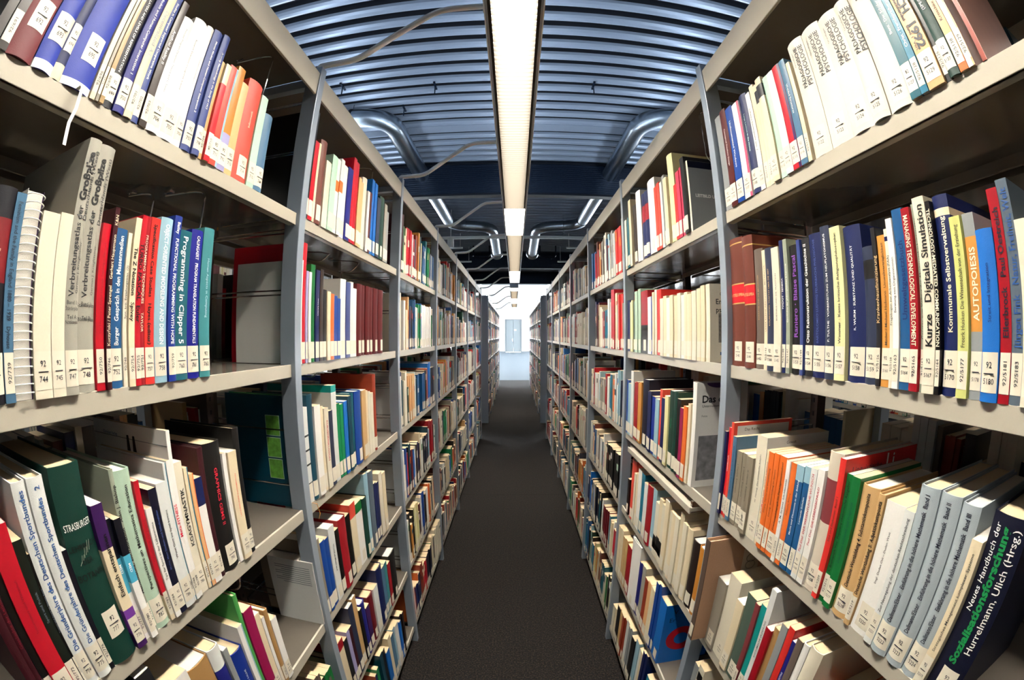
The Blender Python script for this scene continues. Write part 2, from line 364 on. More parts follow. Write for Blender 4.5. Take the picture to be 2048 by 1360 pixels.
# ------------------------------------------------------------ ducts
def duct(s, label):
    root = empty('ventilation_duct', (s*1.06, 4.2, CAMZ+1.87)); tag(root, label, 'duct')
    o = Vector(root.location)
    x = 1.07 if s < 0 else 1.10
    path = rounded([(s*2.6, 3.36, CAMZ+1.86), (s*x, 3.42, CAMZ+1.86), (s*x, 7.5, CAMZ+1.86), (s*.37, 7.62, CAMZ+1.84), (s*.37, 9.4, CAMZ+1.72)], .30, 10)
    MB().tube([p-o for p in path], .088, M_DUCT, n=28).obj('pipe', root, smooth=True)
    def ring(c, d, r0=.092, l=.03, m=M_DUCT): d = Vector(d).normalized(); c = Vector(c)-o; MB().tube([c-d*l, c-d*l*.99, c+d*l*.99, c+d*l], r0, m, n=28, radii=[.087, r0, r0, .087]).obj('joint_ring', root, smooth=True)
    MG = mat('duct_gasket', lin('1b2028'), .5)
    ring((s*(x+.32), 3.405, CAMZ+1.86), (1, 0, 0), .093, .012, MG); ring((s*x, 7.18, CAMZ+1.86), (0, 1, 0), .093, .015, MG); ring((s*(x-.28), 7.56, CAMZ+1.852), (1, 0, 0), .094, .02); ring((s*.37, 7.92, CAMZ+1.825), (0, 1, 0), .093, .012, MG)
    c = Vector((s*.37, 9.42, CAMZ+1.715))-o; MB().tube([c, c+Vector((0, .03, 0)), c+Vector((0, .06, 0)), c+Vector((0, .06, 0))], .12, M_DUCT, n=28, radii=[.09, .125, .13, .1]).obj('outlet_ring', root, smooth=True)
    for hx, hy in ((x+.32, 3.405), (x, 6.6)):
        MB().tube([Vector((s*hx, hy, CAMZ+1.9))-o, Vector((s*hx, hy, ZC))-o], .003, M_CHROME, n=5).obj('hanger', root)
duct(-1, 'silver round ventilation duct elbowing through the beam, left of the lamp'); duct(1, 'silver round ventilation duct elbowing through the beam, right of the lamp')
# rails, pipes and small ceiling fittings
r = empty('cable_rail', (0, 7.35, CAMZ+1.6)); tag(r, 'white horizontal rail crossing under the ceiling beyond the first beam', 'rail')
MB().box(-4, 4, -.02, .02, -.02, .025, M_ARM).obj('rail_profile', r, bevel=.003)
for x in (-.8, .8): MB().tube([(x, 0, .02), (x, 0, ZC-CAMZ-1.6)], .0025, M_CHROME, n=5).obj('hanger', r)
def fit(x, y, z, l, lab):
    r = empty('ceiling_conduit', (x, y, CAMZ+z)); tag(r, lab, 'conduit', 'pale conduits under the dark ceiling')
    MB().box(-l/2, l/2, -.02, .02, 0, .03, M_ARM).obj('conduit_body', r, bevel=.003)
    for q in (-l*.4, l*.4): MB().tube([(q, 0, .02), (q, 0, ZC-CAMZ-z)], .004, M_ARM, n=5).obj('hanger', r)
fit(-1.25, 8.7, 1.68, .5, 'upper pale conduit left of the lamp beyond the first beam'); fit(1.25, 8.7, 1.68, .5, 'upper pale conduit right of the lamp beyond the first beam')
fit(-1.25, 10.0, 1.62, .6, 'lower pale conduit left of the lamp before the second beam'); fit(1.25, 10.0, 1.62, .6, 'lower pale conduit right of the lamp before the second beam')
for s in (-1, 1):
    r = empty('ceiling_pipe', (s*.9, 9.9, ZC-.05)); tag(r, 'thin dark bent pipe under the ceiling %s of the aisle lamp' % ('left' if s < 0 else 'right'), 'pipe')
    MB().tube(rounded([(0, 0, .0), (0, 0, -.25), (-s*.35, 0, -.25), (-s*.35, 0, 0)], .06), .015, M_BEAM, n=8).obj('pipe_run', r, smooth=True)
r = empty('ceiling_speaker', (-.99, 6.95, CAMZ+1.36)); tag(r, 'small white cylindrical pendant above the left shelving', 'pendant')
MB().tube([(0,0,0), (0,0,.005), (0,0,.13), (0,0,.16), (0,0,.175)], .05, M_ARM, n=20, radii=[.045,.05,.05,.035,.012]).obj('housing', r, smooth=True)
MB().tube([(0,0,.17), (0,0,ZC-CAMZ-1.36)], .004, M_ARM, n=6).obj('suspension', r)
for i, (x, y) in enumerate([(-1.35, 3.0), (-.62, 3.15), (.62, 3.15), (-.95, 3.5)]):
    r = empty('ceiling_clip', (x, y, ZC-.04)); tag(r, 'small dark hanger clip on the ribbed ceiling, %s' % ['far left near the left duct', 'left of the lamp', 'right of the lamp', 'above the left duct elbow'][i], 'clip', 'hanger clips on the ribbed ceiling')
    MB().box(-.008, .008, -.06, .06, -.02, -.008, M_BEAM).box(-.004, .004, -.004, .004, -.09, .0, M_BEAM).obj('clip_body', r)

DATA = """
#L0A
79 18 240 espresso P
98 19 240 espresso P L
116 50 265 maroon H LL
167 39 255 royalblue H LL B:0-.05-white|u white 11 Anorganische Chemie
206 20 245 navy H LL B:0-.09-cream|u white 8 Organische Chemie
225 60 270 royalblue H LL B:0-.04-white
286 11 220 cream P L
297 7 230 speckle P L
304 10 250 tan P L B:.7-.92-sand
314 22 245 ink H L|d white 7 NUYTS ET AL • LAYERS AND LEVELS OF REPRESENTATION
336 24 245 indigo H L|d white 8 Mental Models and Human-Computer Interaction 1
360 19 245 cream H L|d grey 12 Decentralized A.I.
378 18 245 slateblue H L|d white 7 Studies in Computer Supported Cooperative Work
397 18 235 umber P L|d white 9 Artificial Reality II
415 32 214 offwhite H L|d slategrey 6 Principal Program Dynamics: Theory and C Times
447 40 233 white H L|d charcoal 6 Research Directions in Cognitive Science
486 22 239 white H L|d slategrey 5 Computational Intelligence
508 27 243 slateblue H LW|d white 7 Mental Models and Human-Computer Interaction 2
535 22 246 slateblue H LW|d white 7 Activity Methodology in the Study of HCI
557 12 197 sand P L
569 18 196 brightred P L B:.78-1-cream
587 29 205 coral P L S:paleblue|u teal 5 Strukturierte Programmierung
616 27 219 ochre P L B:0-.33-lavender
643 27 196 peach P L
670 57 221 coral H L|u cream 9 Informatik
727 28 207 mint P L
755 37 176 steel H LW
#L0B
181 31 222 ink H L B:.55-.85-darkred|d cream 5 Dolphin English Polish
211 17 219 steel P L|d ink 9 Feminism and the Family in England 1880 – 1939   Dyhouse
228 29 227 white S
258 30 206 ivory P N744
288 23 209 ivory P N745
311 24 310 stone H N747|u charcoal 0 @Gross
335 35 311 stone H N748|u charcoal 0 @Gross
370 17 211 crimson P N750|u darkred 5 The Efficiency of English Language Teaching in Denmark
387 10 234 darkmaroon P L|u cream 8 Kuczyński / Peter Sprengel    Gerhart Hauptmann      K&N
397 28 210 denim H N752|u white 12 Burger   Gespräch in den Massenmedien
425 9 207 ivory P L|u charcoal 6 Syst. krit. Erziehungswiss. (2)
435 14 230 cream P N754|d black 10 The Z Notation   Spivey
448 12 236 crimson P N755|d black 11 TURBO PASCAL  Euler
460 11 237 cardinal P L|d cream 7 PROGRAMMING TECHNIQUES      TAYLOR
471 22 238 coralred P N757|d black 10 Specification Case Studies   Hayes (editor)
493 30 243 paleblue H N758|d white 13 OBJECT-ORIENTED MODELING AND DESIGN
523 19 251 cobalt H N759|d white 10 Bailey   FUNCTIONAL PROGRAMMING WITH HOPE
542 33 233 teal P N760|d white 17 Programming in Clipper 5
576 33 240 ultramarine H N761|d white 11 CALINGAERT   PROGRAM TRANSLATION FUNDAMENTALS
609 31 249 seafoam H N762|d paleblue 8 Human Aspects in Computing
#L0C
98 17 220 darkmaroon H L
115 11 245 darkmaroon H L|u maroon 7 Geschichte der Leibeserziehung
126 15 230 black P L
140 34 240 crimson P L|u darkred 6 Spitzensport und Wirtschaft
174 19 215 forestblack P L|u slategrey 6 Sport und Politik
193 5 195 black P L|u slategrey 8 Turnen und Sport im Dritten Reich
198 24 275 offwhite H N774|u blueink 13 Die Gründerjahre des Deutschen Sportbundes
223 29 276 offwhite H N775|u blueink 12 Die Gründerjahre des Deutschen Sportbundes   2
251 11 181 ink P L
262 57 280 bottlegreen H LR|h white 0 @Stras
320 24 221 purple P N776 B:.12-.3-violet,.3-.72-cream|u black 12 Einfach entspannen
343 14 194 ink P N777 B:0-.42-white,.42-.7-skyblue|d white 7 MED
357 16 192 ink P N780 B:0-.5-white,.5-.72-skyblue|d white 7 MED
372 10 256 stonegreen H L|u black 10 Mathematical Enculturation   Alan J. Bishop
382 34 251 palegreen H N782|u black 10 Perspectives on Mathematics Education
416 12 230 crimson P L B:0-.2-cream|u darkred 7 Gesellschaft der Jugend
428 15 186 white P L|u black 7 Tips für Sport in der Lebensmitte
442 20 211 midnight P LW|u slateblue 6 Mathe, Mein Studien- und Schulbegleiter
463 25 214 offwhite P L|u black 7 Wenn Gott ins Spiel kommt
488 8 240 offwhite P L S:tealblue
496 10 242 white P L|u crimson 12 Meta-FITNESS
506 10 286 white P L
516 23 233 ivory P N786|u black 13 KGAGYMNASTIK
539 12 220 cream P L S:tealblue
551 12 207 peach P L S:orange
562 23 196 white P L B:.75-1-navy
585 17 243 darkmaroon H L
602 54 245 black H N790|d crimson 13 GRAPHICS GEMS II
656 13 218 white P
670 30 217 cream P N791|u coral 6 LANDESKUNDE INFORMATION
699 23 256 black H L
#L0D
285 40 314 charcoal P L
325 78 258 white P L
402 69 248 sandbrown H L
471 40 250 offwhite H L B:.55-.8-indigo
511 17 228 grey P L
528 49 201 cobalt H L|u white 8 BERND RAUHE
577 20 243 white P L S:paleblue
597 15 306 leafgreen H L
612 35 259 magenta P L
647 28 224 cream P L
675 12 206 white P L
687 17 218 sandbrown H L
704 26 182 white P L
#R0A
917 38 244 grey P L
885 32 245 maroonbrown P L|d white 8 Conceptual Database Design
850 35 236 blue P L|d white 11 Undocumented Windows
813 36 230 white P L S:pink
779 35 234 navy H L|d mint 8 Large Lexicon in the Home
759 20 225 white P L|d black 8 Software Development with Z
740 19 235 cream P L|d sand 7 Artificial Intelligence
721 19 227 cream P L B:.8-.93-charcoal
696 25 230 cream P L B:.8-.93-charcoal
672 24 222 mint P L
647 25 218 offwhite P L
620 27 219 crimson P L S:purple
597 22 217 steel P L|d white 8 Welded Structures
585 13 203 cream P L
532 53 235 pearl H N5122|d black 0 @Paed
472 60 232 pearl H N5123|d black 0 @Paed
415 57 222 pearl H N5124|d black 0 @Paed
374 41 216 pearl H N5125|d black 0 @Paed
323 51 295 pearl H N5126|d black 0 @Paed
301 22 250 teal P N5127|u white 8 Benz · Der Schüler als Leser
286 15 245 tealblue P N5128|u white 8 Christ · Fremdsprachenunterricht für das Jahr
253 33 250 sand P N5129|d charcoal 0 @Adress
243 10 230 black P L
222 21 230 bottlegreen H N5137|u white 8 (SPECIALE) DIDAKTIK
205 16 225 sand P N5138 B:0-.08-orange|u umber 8 Kroschke · Psychologische Grundlagen
192 13 225 white P L S:peach
#R0B
895 68 287 leather H LL B:.48-.49-gold,.49-.63-brightred,.63-.64-gold,.95-.96-gold|h gold 9 ARISTOTELIS OPERA
846 49 281 leather H LL B:.47-.48-gold,.48-.62-brightred,.62-.63-gold,.92-.93-gold|h gold 9 ARISTOTELIS OPERA
808 38 245 taupe H L|u sandbrown 6 SOKRATES UND DIE METAPHYSIK
790 17 238 cream P L|u taupe 7 UEBER KLEINE ARISTOTELES METAPHYSIK
759 32 238 slate H L|u sand 6 KOLAKOWSKI: TRAKTAT ÜBER DIE ZEIT
732 27 234 ivory P L|u charcoal 6 BOETHIUS UND DIE TRADITION
719 13 244 navy H L|u white 7 HADOT · SENECA
705 14 244 stonegreen P L|u white 6 Geschichte der philosophischen Erkenntnis
669 36 229 black H N5153|u violet 16 Raniero · Blaise Pascal
658 11 234 slateblue P L
633 25 233 charcoal H N5154|u white 11 Otto Rekonstruktion der Geschichte II
597 37 236 navy H N5155|u slateblue 8 BARTOLOMEO LUDWIG FEUERBACHS PHILOSOPHIE
570 26 242 slate H N5156|u white 7 P. TULTHE · VORBEREITUNG ZUM NEUPLATONISMUS
542 28 236 lemoncream P N5157|u charcoal 9 Wimmer · Kants kritische Religionsphilosophie
498 44 231 navy H N5158|u white 7 R. WURM · SUBSTANZ UND QUALITÄT
469 29 194 slate H N5159 B:.76-.9-black
459 10 217 charcoal P L|u sand 9 Krankenhausfinanzierung
439 20 204 amber P N5161|u umber 7 Möller / Michael Hofmann  Umweltverträglichkeit
431 8 210 ivory P L B:.92-.95-navy|u charcoal 6 Fragebogen zur Arbeitsanalyse (FAA)
418 13 222 white P N5163|u charcoal 6 Beratung von Organisationen
396 22 232 denim P N5164|u navy 13 Umweltgesetzbuch
379 17 229 cardinal P N5165|d cream 12 MANAGING TECHNOLOGICAL DEVELOPMENT
370 9 232 stonegreen P L|u black 7 Gesetze zum Vollzug des Abwasserabgabengesetzes
348 23 237 ivory P N5167|u black 17 Kurze   Digitale Simulation
338 9 228 black P L|d cream 11 TECHNOLOGY-MEDIATED COMMUNICATION
310 28 233 navy H N5170 B:.89-.93-cream|u cream 11 Kommunale Selbstverwaltung
291 19 202 limecream P N5177|u umber 9 Freerk Huisken Die Wissenschaft von der Erziehung
270 20 203 grey P N5178 B:.36-.87-amber|u cream 13 AUTOPOIESIS
242 28 181 azure H N5180|u navy 7 Streit und Integration
224 18 222 cardinal P N5181|u ink 12 Ellerbrock   Paul Oestreich
206 19 229 slategrey P N5183|u blueink 14 Jürgen Fink   Natur, Freiheit, Welt
183 23 183 ivory P L
#R0C
951 12 205 navy P L
932 18 216 brightred P L|u white 8 Gesellschaft
919 13 231 coral P L
900 19 202 steel P L|u navy 7 Die Einteilung der Ersten Gemeinschaft
872 28 173 taupegrey P L|u black 7 Lichtenberg  Schriften I
845 27 174 taupegrey P L|u black 7 Lichtenberg  Schriften II
815 30 174 taupegrey P L|u black 7 Lichtenberg  Schriften III
771 44 226 ivory P L|u charcoal 7 W. Herzog  Das moralische Subjekt
755 16 204 cream P L|u cardinal 7 BÖHM Was heißt christlich erziehen?
735 20 204 orange P L|u umber 7 Zwang, Furcht und Wertbildung
715 19 206 orange P L|u black 7 Döring  Weiterbildung im System
686 30 206 orange P N5203|u black 8 Friedenspädagogik im Paradigmenwechsel
671 14 204 white P N5204|u black 8 A. M. Strauss  Ich-Identität
653 19 203 orange P L|u umber 6 Politische Bildung
628 25 204 denim P N5206 B:.86-1-paleblue|u white 7 Macht und Ökonomie in der Bildung
609 19 207 denim P N5207 B:.86-1-paleblue|u white 7 Lernende Schulen
589 20 209 offwhite P N5208|u cardinal 9 Paul Diel  DER WESENTLICHE WUNSCH
568 21 212 white P N5209|u cardinal 8 Paul Diel  DIE LEBENSSCHULD
529 39 247 linen H L B:.52-.82-rosewood
513 16 244 coralred P L|u umber 7 Satz und Illokution  Band 1
496 17 223 green P N5216|u black 8 A. Bremerich-Vos  Populäre rhetorische Ratgeber
473 22 224 green P N5217|u bottlegreen 7 Diachrone Semantik und Pragmatik
430 43 218 sand H N5218|u black 12 Deutsche Wortbildung 4: Substantivkomposita
414 16 215 sand H N5219|u black 11 Deutsche Wortbildung 5: Adjektivkomposita
369 44 210 white P N5220|u black 6 Siegl  Duden Ost – Duden West
349 21 209 offwhite P N5221|u charcoal 8 Zur Neuregelung der deutschen Rechtschreibung
311 38 249 pearlblue H N5222|u ink 12 Dallmann/Elster   Einführung in die höhere Mathematik  Band I
272 39 248 pearlblue H N5223|u ink 12 Dallmann/Elster   Einführung in die höhere Mathematik  Band II
238 34 244 pearlblue H N5224|u ink 12 Dallmann/Elster   Einführung in die höhere Mathematik  Band III
217 20 211 cream P L|u charcoal 7 Strategisches Management komplexer Systeme
156 61 248 midnight H L|u green 14 @Soz
#R0D
844 50 206 speckle P L
783 61 242 ivory P L
746 36 205 cream P L
701 45 243 slategreen P L
683 18 242 rosewood P L
659 24 249 turquoise P L
637 22 300 offwhite P L|u black 8 RHYTHMISCHE ERZIEHUNG
613 24 219 cardinal P L
589 25 231 sandbrown P L
565 24 257 grey P L
543 22 265 coralred P L
527 15 244 indigo P L|u white 7 BUNDESTAG
506 21 261 taupe P L
486 20 264 white H L
444 42 272 ivory H L
#L1A
994 26 299 black P L
1021 26 218 crimson P L
1047 14 221 cream P L
1061 45 239 leather H L
1106 37 192 ivory P L
1143 41 225 mint P L
1184 26 226 offwhite P L B:.55-.7-orange
1210 28 236 offwhite P L B:.55-.7-orange
1238 44 230 white P L
1282 43 236 indigo P L
1325 29 286 crimson P L
1354 29 280 crimson P L
1383 28 235 peach P L
1411 28 229 peach P L
1439 47 256 ivory H L
1486 25 218 white P L
1511 28 222 maroonbrown P L
1539 32 282 azure P L
1571 32 276 azure P L
1603 42 230 slate P L
1645 62 247 bottlegreen H L
1708 38 234 stone P L
1745 33 212 grey P L
#L1B
997 12 250 white P L
1009 32 296 crimson H L
1041 13 229 lavender P L
1054 16 228 white P L
1070 28 250 green H L
1098 26 239 navy P LW|u white 8 Literary Lines
1123 22 244 umber P L
1146 26 192 black P L
1172 25 189 cream P L
1197 28 185 orange P L
1225 26 182 blue P L
1251 26 176 blue P L
1277 47 237 offwhite P L
1324 39 232 slateblue P L
1363 29 237 offwhite P L
1392 34 219 white P L
1426 49 238 oxblood H L
1476 50 239 oxblood H L
1525 43 240 oxblood H L
1568 45 240 oxblood H L
1613 56 241 oxblood H L
1669 62 241 oxblood H L
#L1C
974 23 283 green H L
998 42 249 offwhite P L B:.2-.22-black,.4-.42-black,.55-.57-black,.7-.72-black
1040 33 278 petrol H L
1073 40 245 white P L
1112 26 237 cream P L
1139 31 229 ivory P L|d cardinal 12 KURVENDISKUSSION
1170 31 217 slate P L
1201 39 285 offwhite P L B:.93-1-turquoise
1240 26 228 emerald P L
1266 26 222 emerald P L
1292 33 227 azure P L
1325 32 239 petrol P L
1356 38 243 teal H L
1394 65 245 blue H L
1459 48 241 sand P L
1507 27 234 cream P L
1534 27 228 ivory P L
1562 33 220 ivory P L
1594 41 284 rust H L
#L1D
959 34 204 white P L
993 37 249 taupegrey P L
1030 32 231 blue P L
1062 32 225 blue P L
1093 45 247 offwhite P L|d charcoal 11 World of Music and
1138 33 222 black P L
1171 64 241 cardinal H L
1235 44 228 black P L
1279 54 251 cream P L B:.8-1-coral
1333 69 232 white P L B:.85-1-green
1402 47 229 bottlegreen H L
1449 43 304 paleblue H L
1492 53 299 slategrey H L
1545 28 240 navy P L
1573 28 234 navy P L
1602 44 261 ivory P L
1646 44 249 cream P L
#R1A
1926 35 220 ivory P L
1876 25 220 teal P L
1901 25 214 teal P L
1838 38 289 cream P L
1768 70 250 umber H L
1697 71 288 white H L
1644 53 259 navy H L B:.55-.8-cardinal
1589 55 253 navy H L B:.55-.8-cardinal
1500 89 275 white H L
1441 30 235 coral P L
1471 30 229 coral P L
1417 24 229 offwhite P L
1393 24 245 grey P L
1359 34 225 cream P L
1305 54 292 lemoncream H L
1279 26 175 coralred P L
1222 28 215 rose P L
1250 28 209 rose P L
1191 31 233 charcoal P L
1176 15 215 ivory H LC
#R1B
1958 27 219 offwhite P L
1985 27 213 cream P L
1914 44 220 navy P L
1859 27 215 lemoncream P L
1887 27 209 lemoncream P L
1819 40 209 slategreen P L
1741 39 252 palegreen P L
1780 39 246 palegreen P L
1648 93 238 cardinal P L B:.0-.45-black
1587 61 209 white P L S:blue
1537 25 228 ivory P L
1562 25 222 cream P L
1487 50 225 coralred P L
1416 35 197 cream P L
1452 35 191 ivory P L
1352 32 194 cream P L
1384 32 188 offwhite P L
1292 30 195 ivory P L
1322 30 189 cream P L
1237 28 193 cream P L
1264 28 187 offwhite P L
1171 33 191 ivory P L
1204 33 185 cream P L
1115 28 200 cream P L
1143 28 194 cream P L
1080 35 200 ivory H LE
#R1C
1920 32 234 blue P L
1875 45 222 paleblue P L
1832 43 278 offwhite H L
1767 32 240 cardinal P L
1799 32 234 cardinal P L
1713 27 244 amber P L
1740 27 238 amber P L
1631 83 261 midnight H L
1577 27 226 navy P L
1604 27 220 navy P L
1533 44 210 cobalt P L
1488 45 207 paleblue P L
1459 29 245 coral P L
1425 34 220 navy P L
1390 35 231 lemoncream P L
1349 41 252 bottlegreen P L|u emerald 11 Pflanze
1312 37 253 bottlegreen H L
1276 36 236 black P L
1248 27 214 magenta P L
1217 31 223 orange P L
1197 20 234 cream P L
1158 39 298 white H LD
#R1D
1834 30 166 black P L
1764 69 265 coral H L
1708 28 227 cream P L
1736 28 221 ivory P L
1659 49 256 white P L
1620 39 252 tealblue P L
1574 46 226 offwhite P L
1504 70 237 cardinal H L
1460 44 243 paleblue P L
1422 39 205 ivory P L B:.12-.38-black
1382 39 232 cream P L B:.12-.38-black
1347 36 225 ivory P L B:.12-.38-black
1309 38 255 cream P L
1275 34 228 ivory P L
1243 32 233 cream P L
1209 33 235 ivory P L
1175 34 262 cream P L
1144 31 241 ivory P L
1103 41 241 cream H L
1051 52 222 espresso H L
1007 44 221 ochre H L
#L1E
998 59 240 cream P L B:.85-1-cardinal
1057 28 220 charcoal P L
1085 28 236 lavender P L
1113 28 231 darkmaroon P L
1141 45 295 slate P L
1187 40 302 sand P L
1227 25 232 black P L
1252 48 239 indigo H L
1300 42 193 purple P L
1342 62 213 maroon H L
1404 57 213 offwhite H L
1461 76 267 navy H L
1537 41 235 steel P L
1578 37 237 seafoam P L
1615 37 216 cardinal P L
1652 101 232 black H L
#L1F
1339 39 279 petrol P L
1378 43 265 black P L
1421 49 229 azure P L
1470 44 271 cream P L
1514 46 248 steel P L
1560 37 254 paleblue P L
1597 46 250 white P L
1643 25 230 azure P L
1668 25 224 azure P L
1693 31 241 espresso P L
1725 31 235 espresso P L
#R1E
1866 48 261 cream P L
1914 48 255 cream P L
1784 41 247 sand P L
1825 41 241 sand P L
1711 37 243 cardinal P L
1748 37 237 cardinal P L
1579 132 313 white H LX
1527 26 261 indigo P L
1553 26 255 indigo P L
1474 26 272 stone P L
1500 26 266 stone P L
1429 45 240 rust P L
1386 43 250 peach P L
1337 49 249 cream P L
1279 29 305 blue P L
1308 29 299 blue P L
1207 72 269 azure P LV
#R1F
1843 45 172 cream P L
1888 45 166 ivory P L
1778 32 230 black P L
1810 32 224 black P L
1716 31 243 sand P L
1747 31 237 sand P L
1652 32 249 rust P L
1684 32 243 rust P L
1591 61 263 offwhite P L S:navy
1530 31 275 grey P L
1561 31 269 grey P L
1474 28 261 black P L
1502 28 255 black P L
1418 28 287 paleblue P L
1446 28 281 paleblue P L
1358 30 276 cream P L
1388 30 270 offwhite P L
1302 28 311 navy P L
1330 28 305 navy P L
"""

# ------------------------------------------------------------ books
HUE = dict(espresso='dark brown', royalblue='bright blue', navy='navy', speckle='speckled grey', tan='tan', sand='sand-coloured', ink='near-black', slateblue='slate blue', umber='dark brown',
 slategrey='slate grey', brightred='bright red', coral='salmon red', paleblue='pale blue', ochre='ochre', peach='peach', mint='mint green', steel='steel blue', darkred='dark red', stone='stone grey', crimson='crimson',
 darkmaroon='dark maroon', denim='mid blue', cardinal='deep red', coralred='light red', cobalt='cobalt blue', ultramarine='deep blue', seafoam='grey teal', forestblack='green-black', bottlegreen='dark green',
 stonegreen='grey-green', palegreen='pale green', skyblue='sky blue', midnight='midnight blue', tealblue='teal blue', sandbrown='light brown', leafgreen='leaf green', maroonbrown='red-brown', pearl='cream-white',
 leather='brown leather', slate='dark slate', lemoncream='pale yellow', amber='amber', limecream='pale lime', azure='light blue', taupegrey='taupe grey', linen='linen white', green='green', pearlblue='grey-white',
 slategreen='grey-green', oxblood='oxblood', emerald='emerald', petrol='petrol blue', rust='rust red', rose='rose pink', offwhite='off-white', charcoal='charcoal', maroonbr='maroon', blueink='blue')
def hue(c): return HUE.get(c, c)
# words that can be read on the spine and quoted in a label (no names of people)
QUOTE = {'Anorganische': None, 'LAYERS AND': 'Layers and Levels', 'Interaction 1': 'Mental Models Interaction 1', 'Interaction 2': 'Mental Models Interaction 2', 'Decentralized': 'Decentralized A.I.', 'Cooperative Work': 'Computer Supported Cooperative Work',
 'Artificial Reality': 'Artificial Reality II', 'Feminism': 'Feminism and the Family', 'den Massenmedien': 'Gespräch in den Massenmedien', 'Z Notation': 'The Z Notation', 'PROGRAMMING TECHNIQUES': 'Programming Techniques', 'Case Studies': 'Specification Case Studies',
 'OBJECT-ORIENTED': 'Object-Oriented Modeling', 'FUNCTIONAL PROG': 'Functional Programming', 'PROGRAM TRANSLATION': 'Program Translation Fundamentals', 'Human Aspects': 'Human Aspects in Computing', 'Sportbundes   2': 'Gründerjahre, marked 2 at its top', 'des Deutschen Sportbundes': 'Gründerjahre, without a volume number',
 '@Stras': 'Lehrbuch der Botanik', 'Einfach ent': 'Einfach entspannen', 'Enculturation': 'Mathematical Enculturation', 'Perspectives': 'Perspectives on Mathematics Education', 'Lebensmitte': 'Sport in der Lebensmitte', 'Meta-FITNESS': 'Meta-Fitness', 'KGAGYM': 'KGAgymnastik', 'GRAPHICS GEMS': 'Graphics Gems II',
 'Database Design': 'Database Design', 'Software Development': 'Software Development', 'Geschichte II': 'Rekonstruktion der Geschichte II', 'Religionsphilosophie': 'Kritische Religionsphilosophie', 'SUBSTANZ': 'Substanz und Qualität', 'Umweltgesetzbuch': 'Umweltgesetzbuch', 'MANAGING': 'Managing Technological Development',
 'Digitale Sim': 'Digitale Simulation', 'TECHNOLOGY-MED': 'Technology-Mediated Communication', 'Selbstverwaltung': 'Kommunale Selbstverwaltung', 'Wissenschaft von': 'Die Wissenschaft von der Erziehung', 'AUTOPOIESIS': 'Autopoiesis', 'Freiheit, Welt': 'Natur, Freiheit, Welt', 'Schriften III': 'Schriften III', 'Schriften II': 'Schriften II', 'Schriften I': 'Schriften I',
 'WESENTLICHE': 'Der wesentliche Wunsch', 'LEBENSSCHULD': 'Die Lebensschuld', 'rhetorische': 'Populäre rhetorische Ratgeber', 'Substantivkomp': 'Wortbildung 4 Substantivkomposita', 'Adjektivkomp': 'Wortbildung 5 Adjektivkomposita', 'Rechtschreibung': 'Neuregelung der deutschen Rechtschreibung', 'Band III': 'Höhere Mathematik Band III', 'Band II': 'Höhere Mathematik Band II', 'Mathematik  Band I': 'Höhere Mathematik Band I',
 'komplexer Systeme': 'Management komplexer Systeme', '@Soz': 'Sozialisationsforschung', '@Adress': 'Adressbuch 1992', 'RHYTHM': 'Rhythm-, turned to show its cover', 'OPERA': None, 'der Leser': None}
def title_of(txt):
    for k, v in QUOTE.items():
        if k in txt: return v
    return None
ROWW = dict(A='top', B='second', C='third', D='fourth', E='fifth', F='lowest')
ORD = ['first','second','third','fourth','fifth','sixth','seventh','eighth','ninth','tenth','eleventh','twelfth','thirteenth','fourteenth','fifteenth','sixteenth','seventeenth','eighteenth','nineteenth','twentieth'] + ['%d%s' % (n, {1:'st',2:'nd',3:'rd'}.get(n % 10, 'th')) for n in range(21, 60)]

def cover_mesh(name, w, h, D, bulge, t, kind, col, bands, stripe):
    NS = 8 if bulge > .0006 else 4
    outer = [(-w/2, D, 'b')]+[(-w/2+w*i/NS, bulge*(2*i/NS-1)**2, 's') for i in range(NS+1)]+[(w/2, D, 'b')]
    inner = [(-w/2+t, D)]+[(max(-w/2+t, min(w/2-t, -w/2+w*i/NS)), bulge*(2*i/NS-1)**2+t) for i in range(NS+1)]+[(w/2-t, D)]
    cuts = sorted(set([0, 1]+[c for b in bands for c in b[:2]]))
    m = MB(); base = cover_mat(col, kind); n = len(outer)
    for c in cuts:
        z = c*h
        m.v += [(x, y, z) for x, y, _ in outer]+[(x, y, z) for x, y in inner]
    def bm(f):
        for a, b, cc in bands:
            if a <= f < b: return cover_mat(cc, kind)
        return base
    for k in range(len(cuts)-1):
        mm = bm((cuts[k]+cuts[k+1])/2); lo = k*2*n; hi = lo+2*n
        for i in range(n-1):
            mt = mm
            if stripe and 1 <= i <= NS and i >= 1+NS*.7: mt = cover_mat(stripe, kind)
            m.f.append((lo+i, lo+i+1, hi+i+1, hi+i)); m.mi.append(m.m(mt)); m.col.append(None)
            m.f.append((lo+n+i+1, lo+n+i, hi+n+i, hi+n+i+1)); m.mi.append(m.m(mm)); m.col.append(None)
        for i, j in ((0, n), (2*n-1, n-1)):
            m.f.append((lo+i, hi+i, hi+j, lo+j)); m.mi.append(m.m(mm)); m.col.append(None)
    top = (len(cuts)-1)*2*n
    for i in range(n-1):
        m.f.append((i+1, i, n+i, n+i+1)); m.mi.append(m.m(base)); m.col.append(None)
        m.f.append((top+i, top+i+1, top+n+i+1, top+n+i)); m.mi.append(m.m(bm(.999))); m.col.append(None)
    return m
